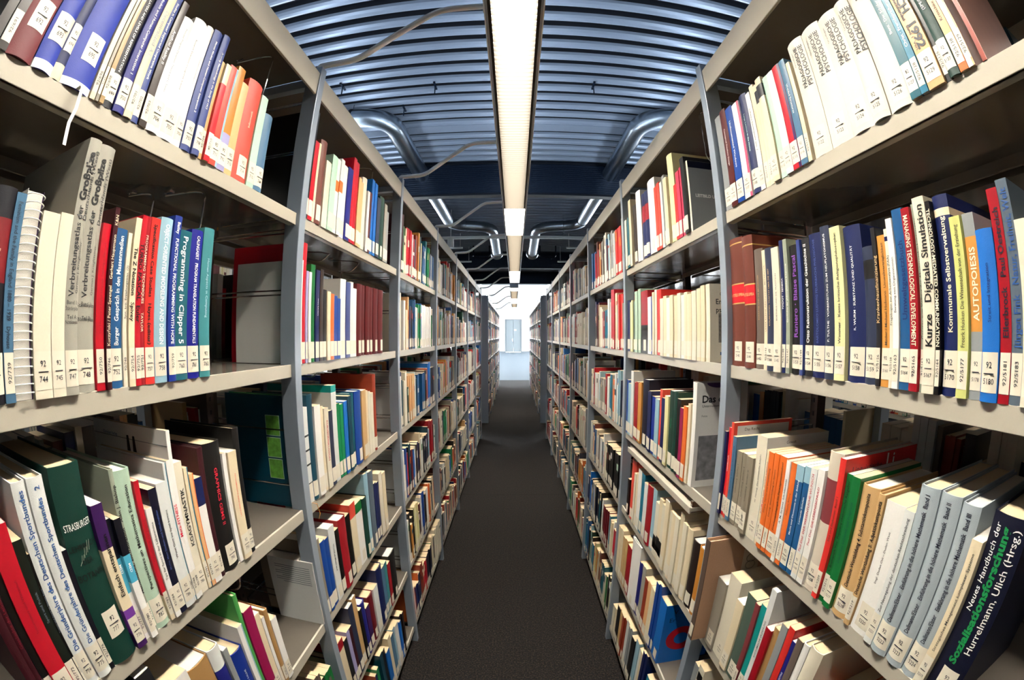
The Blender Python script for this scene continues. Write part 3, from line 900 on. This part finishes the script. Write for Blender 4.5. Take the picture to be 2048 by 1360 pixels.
def spine_text(nm, parent, w, bulge, text, dr, col, size, z0, z1, x0=0.0, bold=0.0, fit=False, off=.0006, align='c'):
    vs, fs, adv = text_mesh(text, bold)
    avail = (z1-z0) if dr in 'ud' else (x0 and w*.9 or w*.92)
    L = adv*size; sx = size; sy = size
    if L > avail or fit:
        sx = avail/adv
        if sx < size*.55: sy = sx/.55
    L = adv*sx; cen = .36*sy; mid = (z0+z1)/2
    if align == 'b': mid = z0+L/2
    if align == 't': mid = z1-L/2
    out = []
    for a, b in vs:
        p = a*sx-L/2; q = b*sy-cen
        if dr == 'u': x, z = x0-q, mid+p
        elif dr == 'd': x, z = x0+q, mid-p
        else: x, z = x0+p, mid+q
        out.append((x, bulge*min(1, (2*x/w)**2)-off, z))
    m = MB(); m.v = out; m.f = fs; k = m.m(ink_mat(col)); m.mi = [k]*len(fs)
    return m.obj(nm, parent)
def side_text(nm, parent, xs, D, text, col, size, y, z, right, bold=0.0, off=.0006, h='c'):
    """lettering on the cover that faces the camera; right: the right rack (spine at the left hand)"""
    vs, fs, adv = text_mesh(text, bold); out = []
    sg = 1 if right else -1
    sh = adv*size/2 if h == 'c' else 0
    for a, b in vs: out.append((xs+(off if right else -off), y+sg*(a*size-sh), z+b*size))
    m = MB(); m.v = out; m.f = fs; k = m.m(ink_mat(col)); m.mi = [k]*len(fs)
    return m.obj(nm, parent)
def side_patch(nm, parent, xs, y0, y1, z0, z1, material, right, off=.0004):
    x = xs+(off if right else -off)
    return MB().box(min(xs, x), max(xs, x), y0, y1, z0, z1, material).obj(nm, parent)
def cover_art(kind, root, w, h, D, right):
    xs = w/2 if right else -w/2
    def T(text, col, size, y, z, **k): return side_text('cover_lettering', root, xs, D, text, col, size, y, z, right, **k)
    def Pt(y0, y1, z0, z1, c, nm='cover_panel', off=.0004): return side_patch(nm, root, xs, y0, y1, z0, z1, c if not isinstance(c, str) else cover_mat(c), right, off)
    if kind == 'C':
        Pt(0.001, D-.001, .001, h-.022, 'grey'); Pt(.001, D-.001, h-.0219, h-.0005, 'midnight')
        T('LEITBILD UND TRUGBILD', 'white', .013, .018, h*.48, bold=.03, h='l', off=.0008)
    if kind == 'E':
        Pt(.0, D, 0, h, 'ivory', off=.0003)
        T('Oerter', 'charcoal', .013, .03, h-.03, h='l'); T('Entwicklungs-', 'black', .019, .018, h-.052, h='l', bold=.01); T('psychologie', 'black', .019, .018, h-.073, h='l', bold=.01)
        Pt(.025, D-.02, .05, .125, mat('engraving_print', lin('6d6a62'), .5, var=.95, bscale=160), 'cover_picture', .0006)
        Pt(.03, D-.05, .018, .026, 'denim', off=.0006)
    if kind == 'D':
        Pt(0, D, 0, h, 'white', off=.0003)
        T('Das erste', 'black', .028, .018, h-.055, h='l', bold=.02); T('Unterrichtsmodelle', 'charcoal', .010, .018, h-.068, h='l'); T('Fotos', 'charcoal', .008, .018, h-.095, h='l')
        Pt(.012, D-.012, .02, .15, mat('photo_print', lin('77777a'), .4, var=1.0, bscale=45), 'cover_photo', .0006)
        pm = MB(); c = (.07, h); pm.poly([(xs+.0007, c[0]+.04*math.cos(a), h-.001-.014*abs(math.sin(a))) for a in [PI*q/10 for q in range(11)]], cover_mat('purple')); pm.obj('cover_stain', root)
    if kind == 'V':
        Pt(0, D, 0, h, 'azure', off=.0003)
        for q, r0 in ((0, .055),):
            pm = MB(); cy, cz = .075, h*.42; n = 28
            for i in range(n):
                a, b = 2*PI*i/n, 2*PI*(i+1)/n
                pm.poly([(xs+.0007, cy+r*math.cos(t), cz+r*math.sin(t)) for r, t in ((r0, a), (r0, b), (.026, b), (.026, a))], cover_mat('crimson'))
            pm.obj('cover_ring', root)
        T('V...', 'ink', .026, .03, h-.04, h='l'); T('Er', 'ink', .026, .02, h-.075, h='l')
    if kind == 'G':
        Pt(0, D, 0, h, 'petrol', off=.0003)
        tm = mat('plant_section_print', lin('5f9a3c'), .45, var=.6, bscale=110)
        for i in range(3):
            Pt(.050, .092, h-.10-.055*i, h-.049-.055*i, 'palegreen', 'picture_border', .0006); Pt(.0515, .0905, h-.0985-.055*i, h-.0505-.055*i, tm, 'cover_picture', .0008)
    if kind == 'T':
        Pt(.0, D, 0, h, 'offwhite', off=.0003)
        lm = cover_mat('slategrey')
        for i in range(9): Pt(.012, D-.02-.02*(i % 3 == 2), h-.022-.0065*i, h-.0205-.0065*i, lm, 'text_line', .0006)
    if kind == 'W':
        T('Christian Verlag', 'blueink', .007, .16, h-.022)
        Pt(.0, D, h-.0245, h-.0238, 'slategrey', 'printed_rule', .0005)
        for yy, s in ((.105, 1), (.088, -1)):
            x = xs-.0008; pm = MB()
            pm.poly([(x, yy-.003, h-.018), (x, yy+.003, h-.018), (x, yy+.005-s*.0-.000, h-.045), (x, yy-.005, h-.045)], cover_mat('charcoal'))
            pm.poly([(x, yy-.005, h-.045), (x, yy+.005, h-.045), (x, yy+.006+.004*s, h-.10), (x, yy-.004+.004*s, h-.10)], cover_mat('cardinal')); pm.obj('printed_clothes_peg', root)
    if kind == 'M':
        T('Mit dem Körper, nicht gegen den', 'black', .0095, .09, h-.040, bold=.02); T('Körper leben!', 'black', .0095, .09, h-.056, bold=.02)
    if kind == 'F':
        T('Linguistische', 'ink', .015, .018, h-.024, h='l'); T('Li', 'white', .036, .105, h-.028, h='l', bold=.01)
    if kind == 'N':
        Pt(.010, D-.01, h-.06, h-.008, 'white', off=.0004); T('Das Recht', 'umber', .010, .03, h-.02, h='l', off=.0007)
    if kind == 'R':
        Pt(0, D, 0, h, 'offwhite', off=.0003); T('Gewalt', 'charcoal', .009, .05, h-.016, h='l')
    if kind == 'Z':
        Pt(.012, .06, .03, .10, 'black', 'printed_frame'); Pt(.016, .056, .034, .096, 'taupegrey', 'printed_frame', .0008); T('ba', 'black', .022, .02, .055, h='l', bold=.03, off=.0012)
    if kind == 'X':
        T('Titel', 'blue', .03, .02, h-.05, h='l', bold=.03); Pt(0, D, 0, h*.45, 'amber'); Pt(0, D, h*.45, h*.6, 'cardinal')
    if kind == 'Y':
        Pt(0, D, 0, h, 'palegreen', off=.0003)
        for i, s_ in enumerate(('Selbst', 'Engage', 'verant', 'Anspr')): T(s_, 'cardinal', .02, .03, h-.04-.022*i, h='l', bold=.02)
ART = {}        # (rack row, index from the far/near end) -> cover art, filled per row below
REF = .0
def build_book(root_name, side, x_face, ymid, w, h, D, col, flags, txt, z, num, art=None, seed=0):
    rz = PI/2 if side < 0 else -PI/2
    root = empty('book', (x_face, ymid, z), rz)
    kind = flags[0]; hard = kind == 'H'
    bands = []; stripe = None; lab = None; number = None
    for f in flags[1:]:
        if f.startswith('B:'):
            for b in f[2:].split(','):
                a, c, k = b.split('-'); bands.append((float(a), float(c), k))
        elif f.startswith('S:'): stripe = f[2:]
        elif f[0] == 'N' and f[1:].isdigit(): number = f[1:]; lab = 'L'
        elif f.startswith('L'): lab = f
    bulge = min(.0055, w*.13) if hard else min(.0012, w*.04)
    t = .0022 if hard else .0005
    t = min(t, w*.2)
    if kind == 'S':
        spiral_book(root, w, h, D); return root
    cm = cover_mesh('cover', w, h, D, bulge, t, kind, col, bands, stripe)
    cm.obj('cover', root, smooth=True)
    pz = .003 if hard else .0004
    MB().box(-w/2+t, w/2-t, bulge+t+.0005, D-(.004 if hard else .0006), pz, h-pz*(1.2 if hard else 1), M_PAPERW if seed % 3 == 0 else M_PAPER).obj('page_block', root)
    zl = .012
    if lab:
        dark = lab == 'LW'; z0, z1 = (.010, .052)
        if lab in ('LL', 'LR'): z0, z1 = .040, .082
        if lab == 'LL' and w > .04 and h > .28: z0, z1 = .012, .055
        hw = min(w*.46, .0165); xc = 0.0
        if lab in ('LL', 'LR') or w > .042: xc = w*.08
        n = 6; m = MB()
        for i in range(n+1):
            x = xc-hw+2*hw*i/n
            if xc+hw > w/2: x = min(x, w/2*.98)
            y = bulge*min(1, (2*x/w)**2)-.0004
            m.v += [(x, y, z0), (x, y, z1)]
        for i in range(n): m.f.append((2*i, 2*i+2, 2*i+3, 2*i+1)); m.mi.append(m.m(M_LABEL)); m.col.append(None)
        lo = m.obj('call_number_label', root, smooth=True); zl = z1+.004
        s = number or (num if num else None)
        if s:
            if hw > .0085:
                sz = min(.0095, hw*2/2.6)
                spine_text('printed_number', lo, w, bulge, '92', 'h', 'ink', sz, z0+.022, z0+.036, xc, off=.0008)
                spine_text('printed_number', lo, w, bulge, s, 'h', 'ink', sz if len(s) < 4 else sz*.9, z0+.006, z0+.018, xc, off=.0008)
                MB().box(xc-hw*.62, xc+hw*.62, bulge*(2*xc/w)**2-.0009, bulge*(2*xc/w)**2-.0007+bulge*.15, z0+.0195, z0+.0203, ink_mat('ink')).obj('printed_line', lo)
            else:
                spine_text('printed_number', lo, w, bulge, '92/'+s, 'u', 'ink', min(.008, w*.8), z0+.004, z1-.004, 0, off=.0008)
    if txt:
        dr, c, sz, body = txt.split(' ', 3); sz = float(sz)/1000*1.02; top = h-.010
        if body[0] != '@':
            spine_text('spine_lettering', root, w, bulge, body, dr, c, min(sz, w*1.05), zl if dr != 'h' else h*.50, top if dr != 'h' else h*.60, bold=.015 if sz > .0095 else .004)
        elif body == '@Gross':
            S_ = lambda s_, d, q, z0, z1, x0, b=0, al='b', cc='charcoal': spine_text('spine_lettering', root, w, bulge, s_, d, cc, q, z0, z1, x0, b, align=al)
            S_('Verbreitungsatlas der', 'u', .0125, .114, .226, -w*.16, .008); S_('Großpilze', 'u', .0155, .229, .304, -w*.16, .04, cc='black')
            S_('German J. Krieglsteiner', 'u', .0065, .118, .20, w*.24); S_('Deutschlands (West)', 'u', .0105, .206, .303, w*.27)
            for i, s_ in enumerate(('Band 1:', 'Ständerpilze', 'Teil B:' if number == '748' else 'Teil A:', 'Blätterpilze' if number == '748' else 'Nichtblätterpilze')):
                S_(s_, 'h', .0065, .098-.008*i, .106-.008*i, 0)
        elif body == '@Stras':
            spine_text('spine_lettering', root, w, bulge, 'STRASBURGER', 'h', 'white', .013, h-.085, h-.065, .001, bold=.0)
            for i, s_ in enumerate(('LEHRBUCH', 'DER', 'BOTANIK')): spine_text('spine_lettering', root, w, bulge, s_, 'h', 'black', .011 if i < 2 else .014, h-.11-.02*i, h-.095-.02*i, 0)
            m = MB()
            for q in range(7): m.tube([(-.016+.004*q, -.0008, h-.125+.0025*q), (-.012+.004*q, -.0008, h-.121+.004*q+.004*(q % 2))], .00035, cover_mat('stonegreen'), n=4)
            m.obj('printed_twig', root)
        elif body == '@Paed':
            spine_text('spine_lettering', root, w, bulge, 'PÄDAGOGISCHE', 'u', 'black', .0155, h-.105, h-.018, w*.02, .02, align='t'); spine_text('spine_lettering', root, w, bulge, 'PSYCHOLOGIE', 'u', 'black', .0155, h-.105, h-.018, w*.02+.0145, .02, align='t')
            spine_text('spine_lettering', root, w, bulge, 'Grundlagen', 'u', 'charcoal', .007, h-.075, h-.022, -w*.26, align='t')
        elif body == '@Adress':
            spine_text('spine_lettering', root, w, bulge, 'ADRESSBUCH', 'd', 'charcoal', .022, .115, h-.012, w*.12, .035); spine_text('spine_lettering', root, w, bulge, 'der deutschsprachigen Buchhandel', 'd', 'charcoal', .009, .10, h-.012, -w*.22, .02)
            spine_text('spine_lettering', root, w, bulge, '1992', 'd', 'charcoal', .022, .056, .108, w*.12, .035, align='b'); spine_text('spine_lettering', root, w, bulge, 'Band 1  Verl.', 'd', 'charcoal', .008, .056, .098, -w*.22, .01, align='b')
        elif body == '@Soz':
            spine_text('spine_lettering', root, w, bulge, 'Neues Handbuch der', 'u', 'white', .014, .13, h-.01, -w*.30, 0, align='t'); spine_text('spine_lettering', root, w, bulge, 'Sozialisationsforschung', 'u', 'green', .019, .06, h-.012, -w*.05, .04, align='t')
            spine_text('spine_lettering', root, w, bulge, 'Hurrelmann, Ulich (Hrsg.)', 'u', 'white', .016, .08, h-.012, w*.24, .005, align='t')
    if art: cover_art(art, root, w, h, D, side > 0)
    return root
def spiral_book(root, w, h, D):
    MB().box(-w/2, -w/2+.0008, .004, D, 0, h, cover_mat('offwhite')).box(w/2-.0008, w/2, .004, D, 0, h, cover_mat('purple')).obj('cover', root)
    MB().box(-w/2+.0012, w/2-.0012, .005, D-.002, .001, h-.002, M_PAPERW).obj('page_block', root)
    m = MB(); n = 24; rr = w*.56
    for i in range(n):
        z = .008+(h-.016)*i/(n-1)
        m.tube([(rr*math.cos(a), .004-(rr*.75)*math.sin(a), z+.0015*math.sin(a)) for a in [PI*1.25*q/14-.4 for q in range(15)]], .0008, M_ARM, n=5)
    m.obj('spiral_binding', root, smooth=True)

class SB:
    def __init__(s): s.v = []; s.f = []; s.c = []
    def box(s, x0, x1, y0, y1, z0, z1, c, k, top=None):
        b = len(s.v); s.v += [(x0,y0,z0),(x1,y0,z0),(x1,y1,z0),(x0,y1,z0),(x0,y0,z1),(x1,y0,z1),(x1,y1,z1),(x0,y1,z1)]
        for n, q in enumerate(((4,5,6,7),(0,1,5,4),(1,2,6,5),(2,3,7,6),(3,0,4,7))):
            s.f.append(tuple(b+i for i in q)); s.c.append(top if (n == 0 and top) else c)
    def quad(s, p, c): b = len(s.v); s.v += p; s.f.append((b, b+1, b+2, b+3)); s.c.append(c)
PALC = {k: pig(k) for k in COL}
CPAGE = lin('cdb894'); CLAB = lin('d9d1be')
sb = SB()
rows = {}; key = None
for ln in DATA.strip().split('\n'):
    if ln[0] == '#': key = ln[1:]; rows[key] = []; continue
    a, _, txt = ln.partition('|'); q = a.split(' ')
    rows[key].append([int(q[0])/1000, int(q[1])/1000, int(q[2])/1000, q[3], q[4:], txt])
ARTS = {('R1A', 'last'): 'C', ('R1B', 'last'): 'E', ('R1C', 'last'): 'D', ('R1E', 'last'): 'V', ('L1C', 0): 'G', ('L1D', 0): 'T'}
def shown(key, y, w, h):      # how large a spine shows from where the photographer stood
    zc = SH[key[2]]+h/2-CAMZ; d2 = .25+(y+w/2)**2+zc*zc
    return w*h*.5/d2**1.5
ranked = sorted(((shown(k, b[0], b[1], b[2]), k, i) for k, l in rows.items() for i, b in enumerate(l)), reverse=True)
single = {(k, i) for _, k, i in ranked[:300]} | set()
seen = {}; rnd = random.Random(11); occupied = {}
allbooks = []
for key, lst in rows.items():
    side = -1 if key[0] == 'L' else 1; bay = key[1]; r = key[2]
    near = sorted(range(len(lst)), key=lambda i: lst[i][0])
    rank = {i: n for n, i in enumerate(near)}
    occupied[key] = (min(b[0] for b in lst), max(b[0]+b[1] for b in lst))
    for i, (y, w, h, col, flags, txt) in enumerate(lst):
        gap = .0009; hard = flags[0] == 'H'
        D = (.150 if h < .2 else .165 if h < .24 else .19 if h < .28 else .215)+rnd.uniform(-.006, .006)
        if key == 'L0B' and 'Gross' in txt: D = .225
        if rank[i] in (0,) and bay == '1' and side < 0: D = {'A': .235, 'B': .197, 'C': .22, 'D': .14}.get(r, D)
        protr = rnd.uniform(-.004, .005)
        x = (A+.001+protr) if side < 0 else (B-.001-protr)
        if side < 0: x = A-.003+protr*.8
        else: x = B+.003-protr*.8
        art = ARTS.get((key, i)) or (ARTS.get((key, 'last')) if i == len(lst)-1 else None)
        if key == 'L0C' and 'S:tealblue' in flags and col == 'offwhite': art = 'M'
        if key == 'L0C' and col == 'white' and abs(h-.283) < .012 and flags[0] == 'P': art = 'W'
        if key == 'R0C' and 'Illokution' in txt: art = 'F'
        if key == 'R0C' and col == 'coral': art = 'N'
        if key == 'R0C' and 'Subjekt' in txt: art = 'R'
        if key == 'R1C' and i == len(lst)-1: D = .165
        fl = [f for f in flags if f]
        if len(fl) > 1 and fl[-1] in ('LC', 'LD', 'LE', 'LV', 'LX', 'LB'): fl[-1] = 'L' if fl[-1] != 'LD' else 'P_'
        if (key, i) not in single and not art:
            a = x; b_ = x+side*D; z = SH[r]
            sb.box(min(a, b_), max(a, b_), y, y+w-gap, z, z+h, PALC[col], 0, CPAGE)
            xs = a-side*.0006; q0, q1 = y+w*.06, y+w*.9
            sb.quad([(xs, q0, z+.01), (xs, q1, z+.01), (xs, q1, z+.052), (xs, q0, z+.052)], CLAB)
            for f in fl:
                if f.startswith('B:'):
                    for bb in f[2:].split(','):
                        u0, u1, cc = bb.split('-'); sb.quad([(xs, y+w*.02, z+h*float(u0)), (xs, y+w*.95, z+h*float(u0)), (xs, y+w*.95, z+h*float(u1)), (xs, y+w*.02, z+h*float(u1))], PALC[cc])
            continue
        num = None
        if bay == '0':
            base = dict(L0A=690, L0B=738, L0C=768, L0D=800, R0A=5104, R0B=5140, R0C=5190, R0D=5230).get(key, 700); num = str(base+i)
        root = build_book('book', side, x, y+w/2, w-gap, h, D, col, fl, txt, SH[r], num, art, seed=rnd.randint(0, 99))
        # label
        bind = 'spiral-bound book' if fl[0] == 'S' else ('hardback' if hard else 'paperback')
        size = 'thick ' if w > .038 else 'thin ' if w < .016 else ''
        tt = title_of(txt)
        place = '%s rack %s bay' % ('left' if side < 0 else 'right', 'near' if bay == '0' else 'second')
        if tt: lb = '%s%s %s titled %s' % (size, hue(col), bind, tt)
        else: lb = '%s%s %s, %s from near end, %s shelf, %s' % (size, hue(col), bind, ORD[rank[i]], ROWW[r], place)
        if lb in seen: lb = lb + ', %s from near end' % ORD[rank[i]]
        seen[lb] = 1
        tag(root, lb, 'book', 'books on the %s shelf of the %s rack\'s %s bay' % (ROWW[r], 'left' if side < 0 else 'right', 'near' if bay == '0' else 'second'))
        allbooks.append((key, i, root, w, h, D))
# the covers that close the third bays, seen through the open sides of the shelving
for side, r, y, w, h, D, col, fl, art, lb in (
    (-1, 'A', 2.0, .05, .27, .2, 'darkmaroon', ['H', 'L'], None, 'thick dark maroon hardback seen through the second left post, top shelf'),
    (-1, 'B', 2.0, .03, .26, .19, 'ivory', ['H', 'L'], None, 'cream-white hardback cover behind the second left post, second shelf'),
    (-1, 'C', 2.0, .03, .26, .18, 'white', ['H', 'L', 'B:.93-1-navy'], 'T', 'white printed cover with navy edge behind the second left post, third shelf'),
    (-1, 'D', 2.0, .03, .25, .18, 'white', ['P', 'L'], 'T', 'white printed cover behind the second left post, fourth shelf'),
    (-1, 'E', 2.0, .03, .25, .17, 'offwhite', ['P', 'L'], 'T', 'off-white printed cover behind the second left post, fifth shelf'),
    (1, 'A', 2.02, .012, .25, .17, 'palegreen', ['P', 'L'], 'Y', 'pale green booklet with red words on its cover, third right bay, top shelf'),
    (1, 'B', 2.02, .05, .215, .16, 'taupegrey', ['H', 'L'], 'Z', 'taupe grey volume with black framed mark on cover, third right bay, second shelf'),
    (1, 'C', 2.02, .012, .27, .18, 'white', ['P', 'L'], 'X', 'white booklet with blue title and orange lower cover, third right bay')):
    xx = A-.003 if side < 0 else B+.003
    o = build_book('book', side, xx, y+w/2, w, h, D, col, fl, '', SH[r], None, art, seed=3)
    tag(o, lb, 'book', 'covers that close the third bays')
# white bookmark ribbon under the thick blue volume, ribbon loops
def ribbon(root, pts, col, wd=.003):
    m = MB(); P = [Vector(p) for p in pts]
    for a, b in zip(P, P[1:]):
        m.poly([tuple(a+Vector((-wd, 0, 0))), tuple(a+Vector((wd, 0, 0))), tuple(b+Vector((wd, 0, 0))), tuple(b+Vector((-wd, 0, 0)))], cover_mat(col))
    o = m.obj('bookmark_ribbon', root); sd = o.modifiers.new('thickness', 'SOLIDIFY'); sd.thickness = .0004
for key, i, root, w, h, D in allbooks:
    if key == 'L0A' and i == 5: ribbon(root, [(.004, .012, .001), (.004, -.010, .001), (.0045, -.0135, -.002), (.006, -.0135, -.03), (.002, -.013, -.05), (.004, -.0145, -.078)], 'white')
    if key == 'L1A' and i == 16: ribbon(root, [(0, .01, .001), (0, -.006, .001), (0, -.012, -.03), (.003, -.0135, -.045)], 'crimson', .0015)
    if key == 'L1C' and i == 1: ribbon(root, [(0, .01, .001), (0, -.014, .0), (.005, -.018, -.03), (.0, -.014, -.045)], 'ochre', .0015)

# brown board folder sticking out of the right rack, cardboard spine edge with label
r = empty('board_folder', (B-.034, .912, SH['D']), -PI/2); tag(r, 'large brown cardboard folder jutting into the aisle at the first right post', 'folder')
M_KRAFT = mat('kraft_board', lin('a98468'), .7, bump=.4, bscale=350, var=.08)
MB().box(-.012, -.0095, 0, .235, 0, .305, M_KRAFT).box(.0095, .012, 0, .235, 0, .305, M_KRAFT).box(-.012, .012, -.002, .0, 0, .305, mat('folder_cloth_spine', lin('4a3a30'), .6)).obj('cover', r, bevel=.0005)
MB().box(-.009, .009, .004, .225, .002, .297, M_PAPER).obj('page_block', r)
MB().box(-.0095, .0095, -.0026, -.002, .012, .05, M_LABEL).obj('call_number_label', r)
s = MB(); s.box(.012, .0124, .10, .15, .20, .27, mat('stamp_paper', lin('b5a68e'), .6)); s.obj('sticker', r)
for q in range(2): MB().tube([(.0128, .125+.014*math.cos(a), .24-.02*q+.012*math.sin(a)) for a in [2*PI*k/12 for k in range(13)]], .0006, ink_mat('charcoal'), n=4).obj('printed_emblem', r)

# pull-out reference board under the third shelf of the right rack
r = empty('pull_out_shelf', (B, 1.5, SH['C']-.052)); tag(r, 'slim pull-out metal shelf under the third shelf of the second right bay', 'shelf')
MB().box(-.004, .25, -.38, .36, -.008, .004, M_METAL).box(-.008, -.004, -.38, .36, -.014, .006, M_METAL).obj('board', r, bevel=.001)
for yy in (-.372, .352): MB().box(0.0, .25, yy-.006, yy+.006, -.012, .022, M_CHROME).obj('runner', r)

# chrome wire book supports hanging from the shelves
def wire(side, y, z, d0, d1, drop, lab):
    xf = A if side < 0 else B
    r = empty('wire_book_support', (xf+side*.02, y, z)); tag(r, lab, 'book support', 'chrome wire book supports hanging under the shelves')
    X = lambda d: side*d
    pts = [(X(d1), 0, -.011), (X(d1), 0, -.004-.012), (X(d0+.03), 0, -.022), (X(d0), 0, -.030), (X(d0+.006), .002, -drop+.02), (X(d0+.03), .004, -drop), (X(d0+.08), .004, -drop+.004)]
    MB().tube(rounded(pts, .014), .0022, M_CHROME, n=8).obj('bent_wire', r, smooth=True)
    MB().box(min(X(d1), X(d1-.02)), max(X(d1), X(d1-.02)), -.008, .008, -.0125, -.010, M_CHROME).obj('clip', r)
Zt = CAMZ+.69
wire(-1, .800, Zt, .035, .15, .165, 'wire book support hanging above the last books of the near left bay, top shelf')
wire(-1, .652, SH['A'], .03, .15, .12, 'wire book support hanging over the blue programming books on the left')
wire(-1, .60, SH['A'], .13, .22, .10, 'wire book support deep behind the red books on the left second shelf')
wire(-1, .735, SH['C'], .06, .16, .14, 'wire book support above the gap after the black books on the left')
wire(-1, 1.66, Zt, .03, .15, .19, 'wire book support above the last books of the second left bay')
wire(-1, 1.36, SH['A'], .06, .16, .05, 'nearer wire book support under the top shelf of the second left bay')
wire(-1, 1.56, SH['A'], .03, .15, .06, 'farther wire book support under the top shelf of the second left bay')
wire(-1, 1.30, SH['B'], .06, .16, .06, 'wire book support under the second shelf of the second left bay')
wire(1, 1.145, Zt, .035, .15, .20, 'wire book support against the grey book with white lettering on the right')
wire(1, 1.09, SH['A'], .03, .15, .11, 'wire book support above the white row of the second right bay')
wire(1, 1.06, SH['B'], .02, .15, .24, 'wire book support beside the black and white photo cover on the right')
wire(1, .245, Zt, .02, .14, .22, 'wire book support holding the pinkish folder on the top right shelf')

# pinkish leaning booklet at the near end of the top right shelf
r = empty('leaning_booklet', (B+.005, .176, SH['A']), -PI/2); r.rotation_euler = (0, math.radians(-6)*0, -PI/2); tag(r, 'pinkish brown booklet leaning at the near end of the right top shelf', 'booklet')
MB().box(-.004, .004, 0, .19, 0, .245, cover_mat('rust')).box(.004, .0046, .0, .19, 0, .245, mat('pink_brown_card', lin('c99482'), .4, var=.2, bscale=12)).obj('cover', r)
MB().box(-.0035, .0035, .004, .188, .001, .2445, M_PAPERW).obj('page_block', r)

# ------------------------------------------------------------ all the books farther off: one object
PAL = ['ivory']*6+['offwhite']*5+['cream']*4+['white']*3+['grey', 'stone', 'navy', 'navy', 'midnight', 'black', 'black', 'charcoal', 'cardinal', 'cardinal', 'crimson', 'crimson', 'coralred', 'orange', 'rust', 'maroon', 'oxblood', 'umber', 'leather', 'blue', 'denim', 'azure', 'tealblue', 'teal', 'bottlegreen', 'green', 'emerald', 'sand', 'taupe', 'slate', 'lemoncream', 'peach', 'palegreen', 'paleblue', 'amber', 'espresso', 'petrol']
PALC = {k: pig(k) for k in COL}
CPAGE = lin('cdb894'); CLAB = lin('d9d1be')
def fill(sb, side, xf, y0, y1, z, rn, mood=None, dark=False, rev=False):
    y = y0
    hm = rn.uniform(.20, .235); run = 0; c = None
    while y < y1-.02:
        if run <= 0:
            name = rn.choice(PAL); run = rn.choice([1, 1, 1, 1, 2, 3]) if rn.random() > .06 else rn.randint(4, 9); hh = min(.30, max(.17, rn.gauss(hm, .024))); ww = rn.uniform(.012, .040)
        run -= 1
        w = ww*rn.uniform(.9, 1.1)
        h = hh*rn.uniform(.985, 1.015); D = min(.24, h*.75); c = PALC[name]
        if rn.random() < .015: y += rn.uniform(.02, .1)
        if y+w > y1: break
        p = rn.uniform(-.002, .006)
        xa = xf+side*p; xb = xf+side*D
        sb.box(min(xa, xb), max(xa, xb), y, y+w-.001, z, z+h, c, 0, CPAGE)
        if not rev:
            xs = xa-side*.0006; a, b = y+w*.08, y+w*.88; z0 = z+rn.choice([.004, .01, .012])
            sb.quad([(xs, a, z0), (xs, b, z0), (xs, b, z0+.042), (xs, a, z0+.042)] if side > 0 else [(xs, b, z0), (xs, a, z0), (xs, a, z0+.042), (xs, b, z0+.042)], CLAB)
            if rn.random() < .45:
                zz = z+h*rn.uniform(.55, .8); q = rn.uniform(.01, .05)
                cc = PALC[rn.choice(PAL)]
                sb.quad([(xs, a, zz), (xs, b, zz), (xs, b, zz+q), (xs, a, zz+q)], cc)
        y += w
rn = random.Random(5)
for side, xf, posts in ((-1, A-.003, POST_L), (1, B+.003, POST_R)):
    for i in range(len(posts)-1):
        for r in ROWS:
            y0, y1 = posts[i]+.02, posts[i+1]-.02
            if i >= 2: fill(sb, side, xf, y0+(.055 if i == 2 and (r in 'ABCDE' if side < 0 else r in 'ABC') else 0), y1-rn.choice([0, .02, .08, .15]), SH[r], rn)
            else:
                key = ('L' if side < 0 else 'R')+str(i)+r
                if key in occupied:
                    o0, o1 = occupied[key]
                    if i == 0 and key not in ('L0D', 'R0D'): pass
                    elif key in ('L1E', 'L1F', 'R1F', 'L0D', 'R0D') and o0-y0 > .05: fill(sb, side, xf, y0, o0-.002, SH[r], rn)
                    if key in ('R1F', 'R1E') and y1-o1 > .08: fill(sb, side, xf, o1+.002, y1, SH[r], rn)
                else: fill(sb, side, xf, y0, y1-.02, SH[r], rn)
            if r in 'ABCDE': fill(sb, -side, (A-.597 if side < 0 else B+.597), y0, y1-.1, SH[r], rn, rev=False)
for side, xf in ((-1, -.483), (1, .473)):
    for i in range(6):
        for r in ROWS: fill(sb, side, xf, FP[i]+.02, FP[i+1]-.02, SH[r], rn)
for side, xf in ((-1, -2.113), (1, 2.093)):
    for i in range(5):
        for r in ROWS: fill(sb, side, xf, NP[i]+.02, NP[i+1]-.05, SH[r], rn)
me = bpy.data.meshes.new('distant_books'); me.from_pydata(sb.v, [], sb.f)
at = me.color_attributes.new('tint', 'FLOAT_COLOR', 'CORNER'); buf = []
for f, c in zip(sb.f, sb.c): buf += [c[0], c[1], c[2], 1]*len(f)
at.data.foreach_set('color', buf)
mm = mat('distant_book_covers', (.5, .5, .5), .42); nt = mm.node_tree; an = nt.nodes.new('ShaderNodeVertexColor'); an.layer_name = 'tint'; nt.links.new(an.outputs[0], nt.nodes['Principled BSDF'].inputs['Base Color'])
me.materials.append(mm); o = bpy.data.objects.new('distant_books', me); C.objects.link(o)
tag(o, 'countless labelled books on the distant bays and lower shelf ends of every rack', 'books', None, 'stuff')
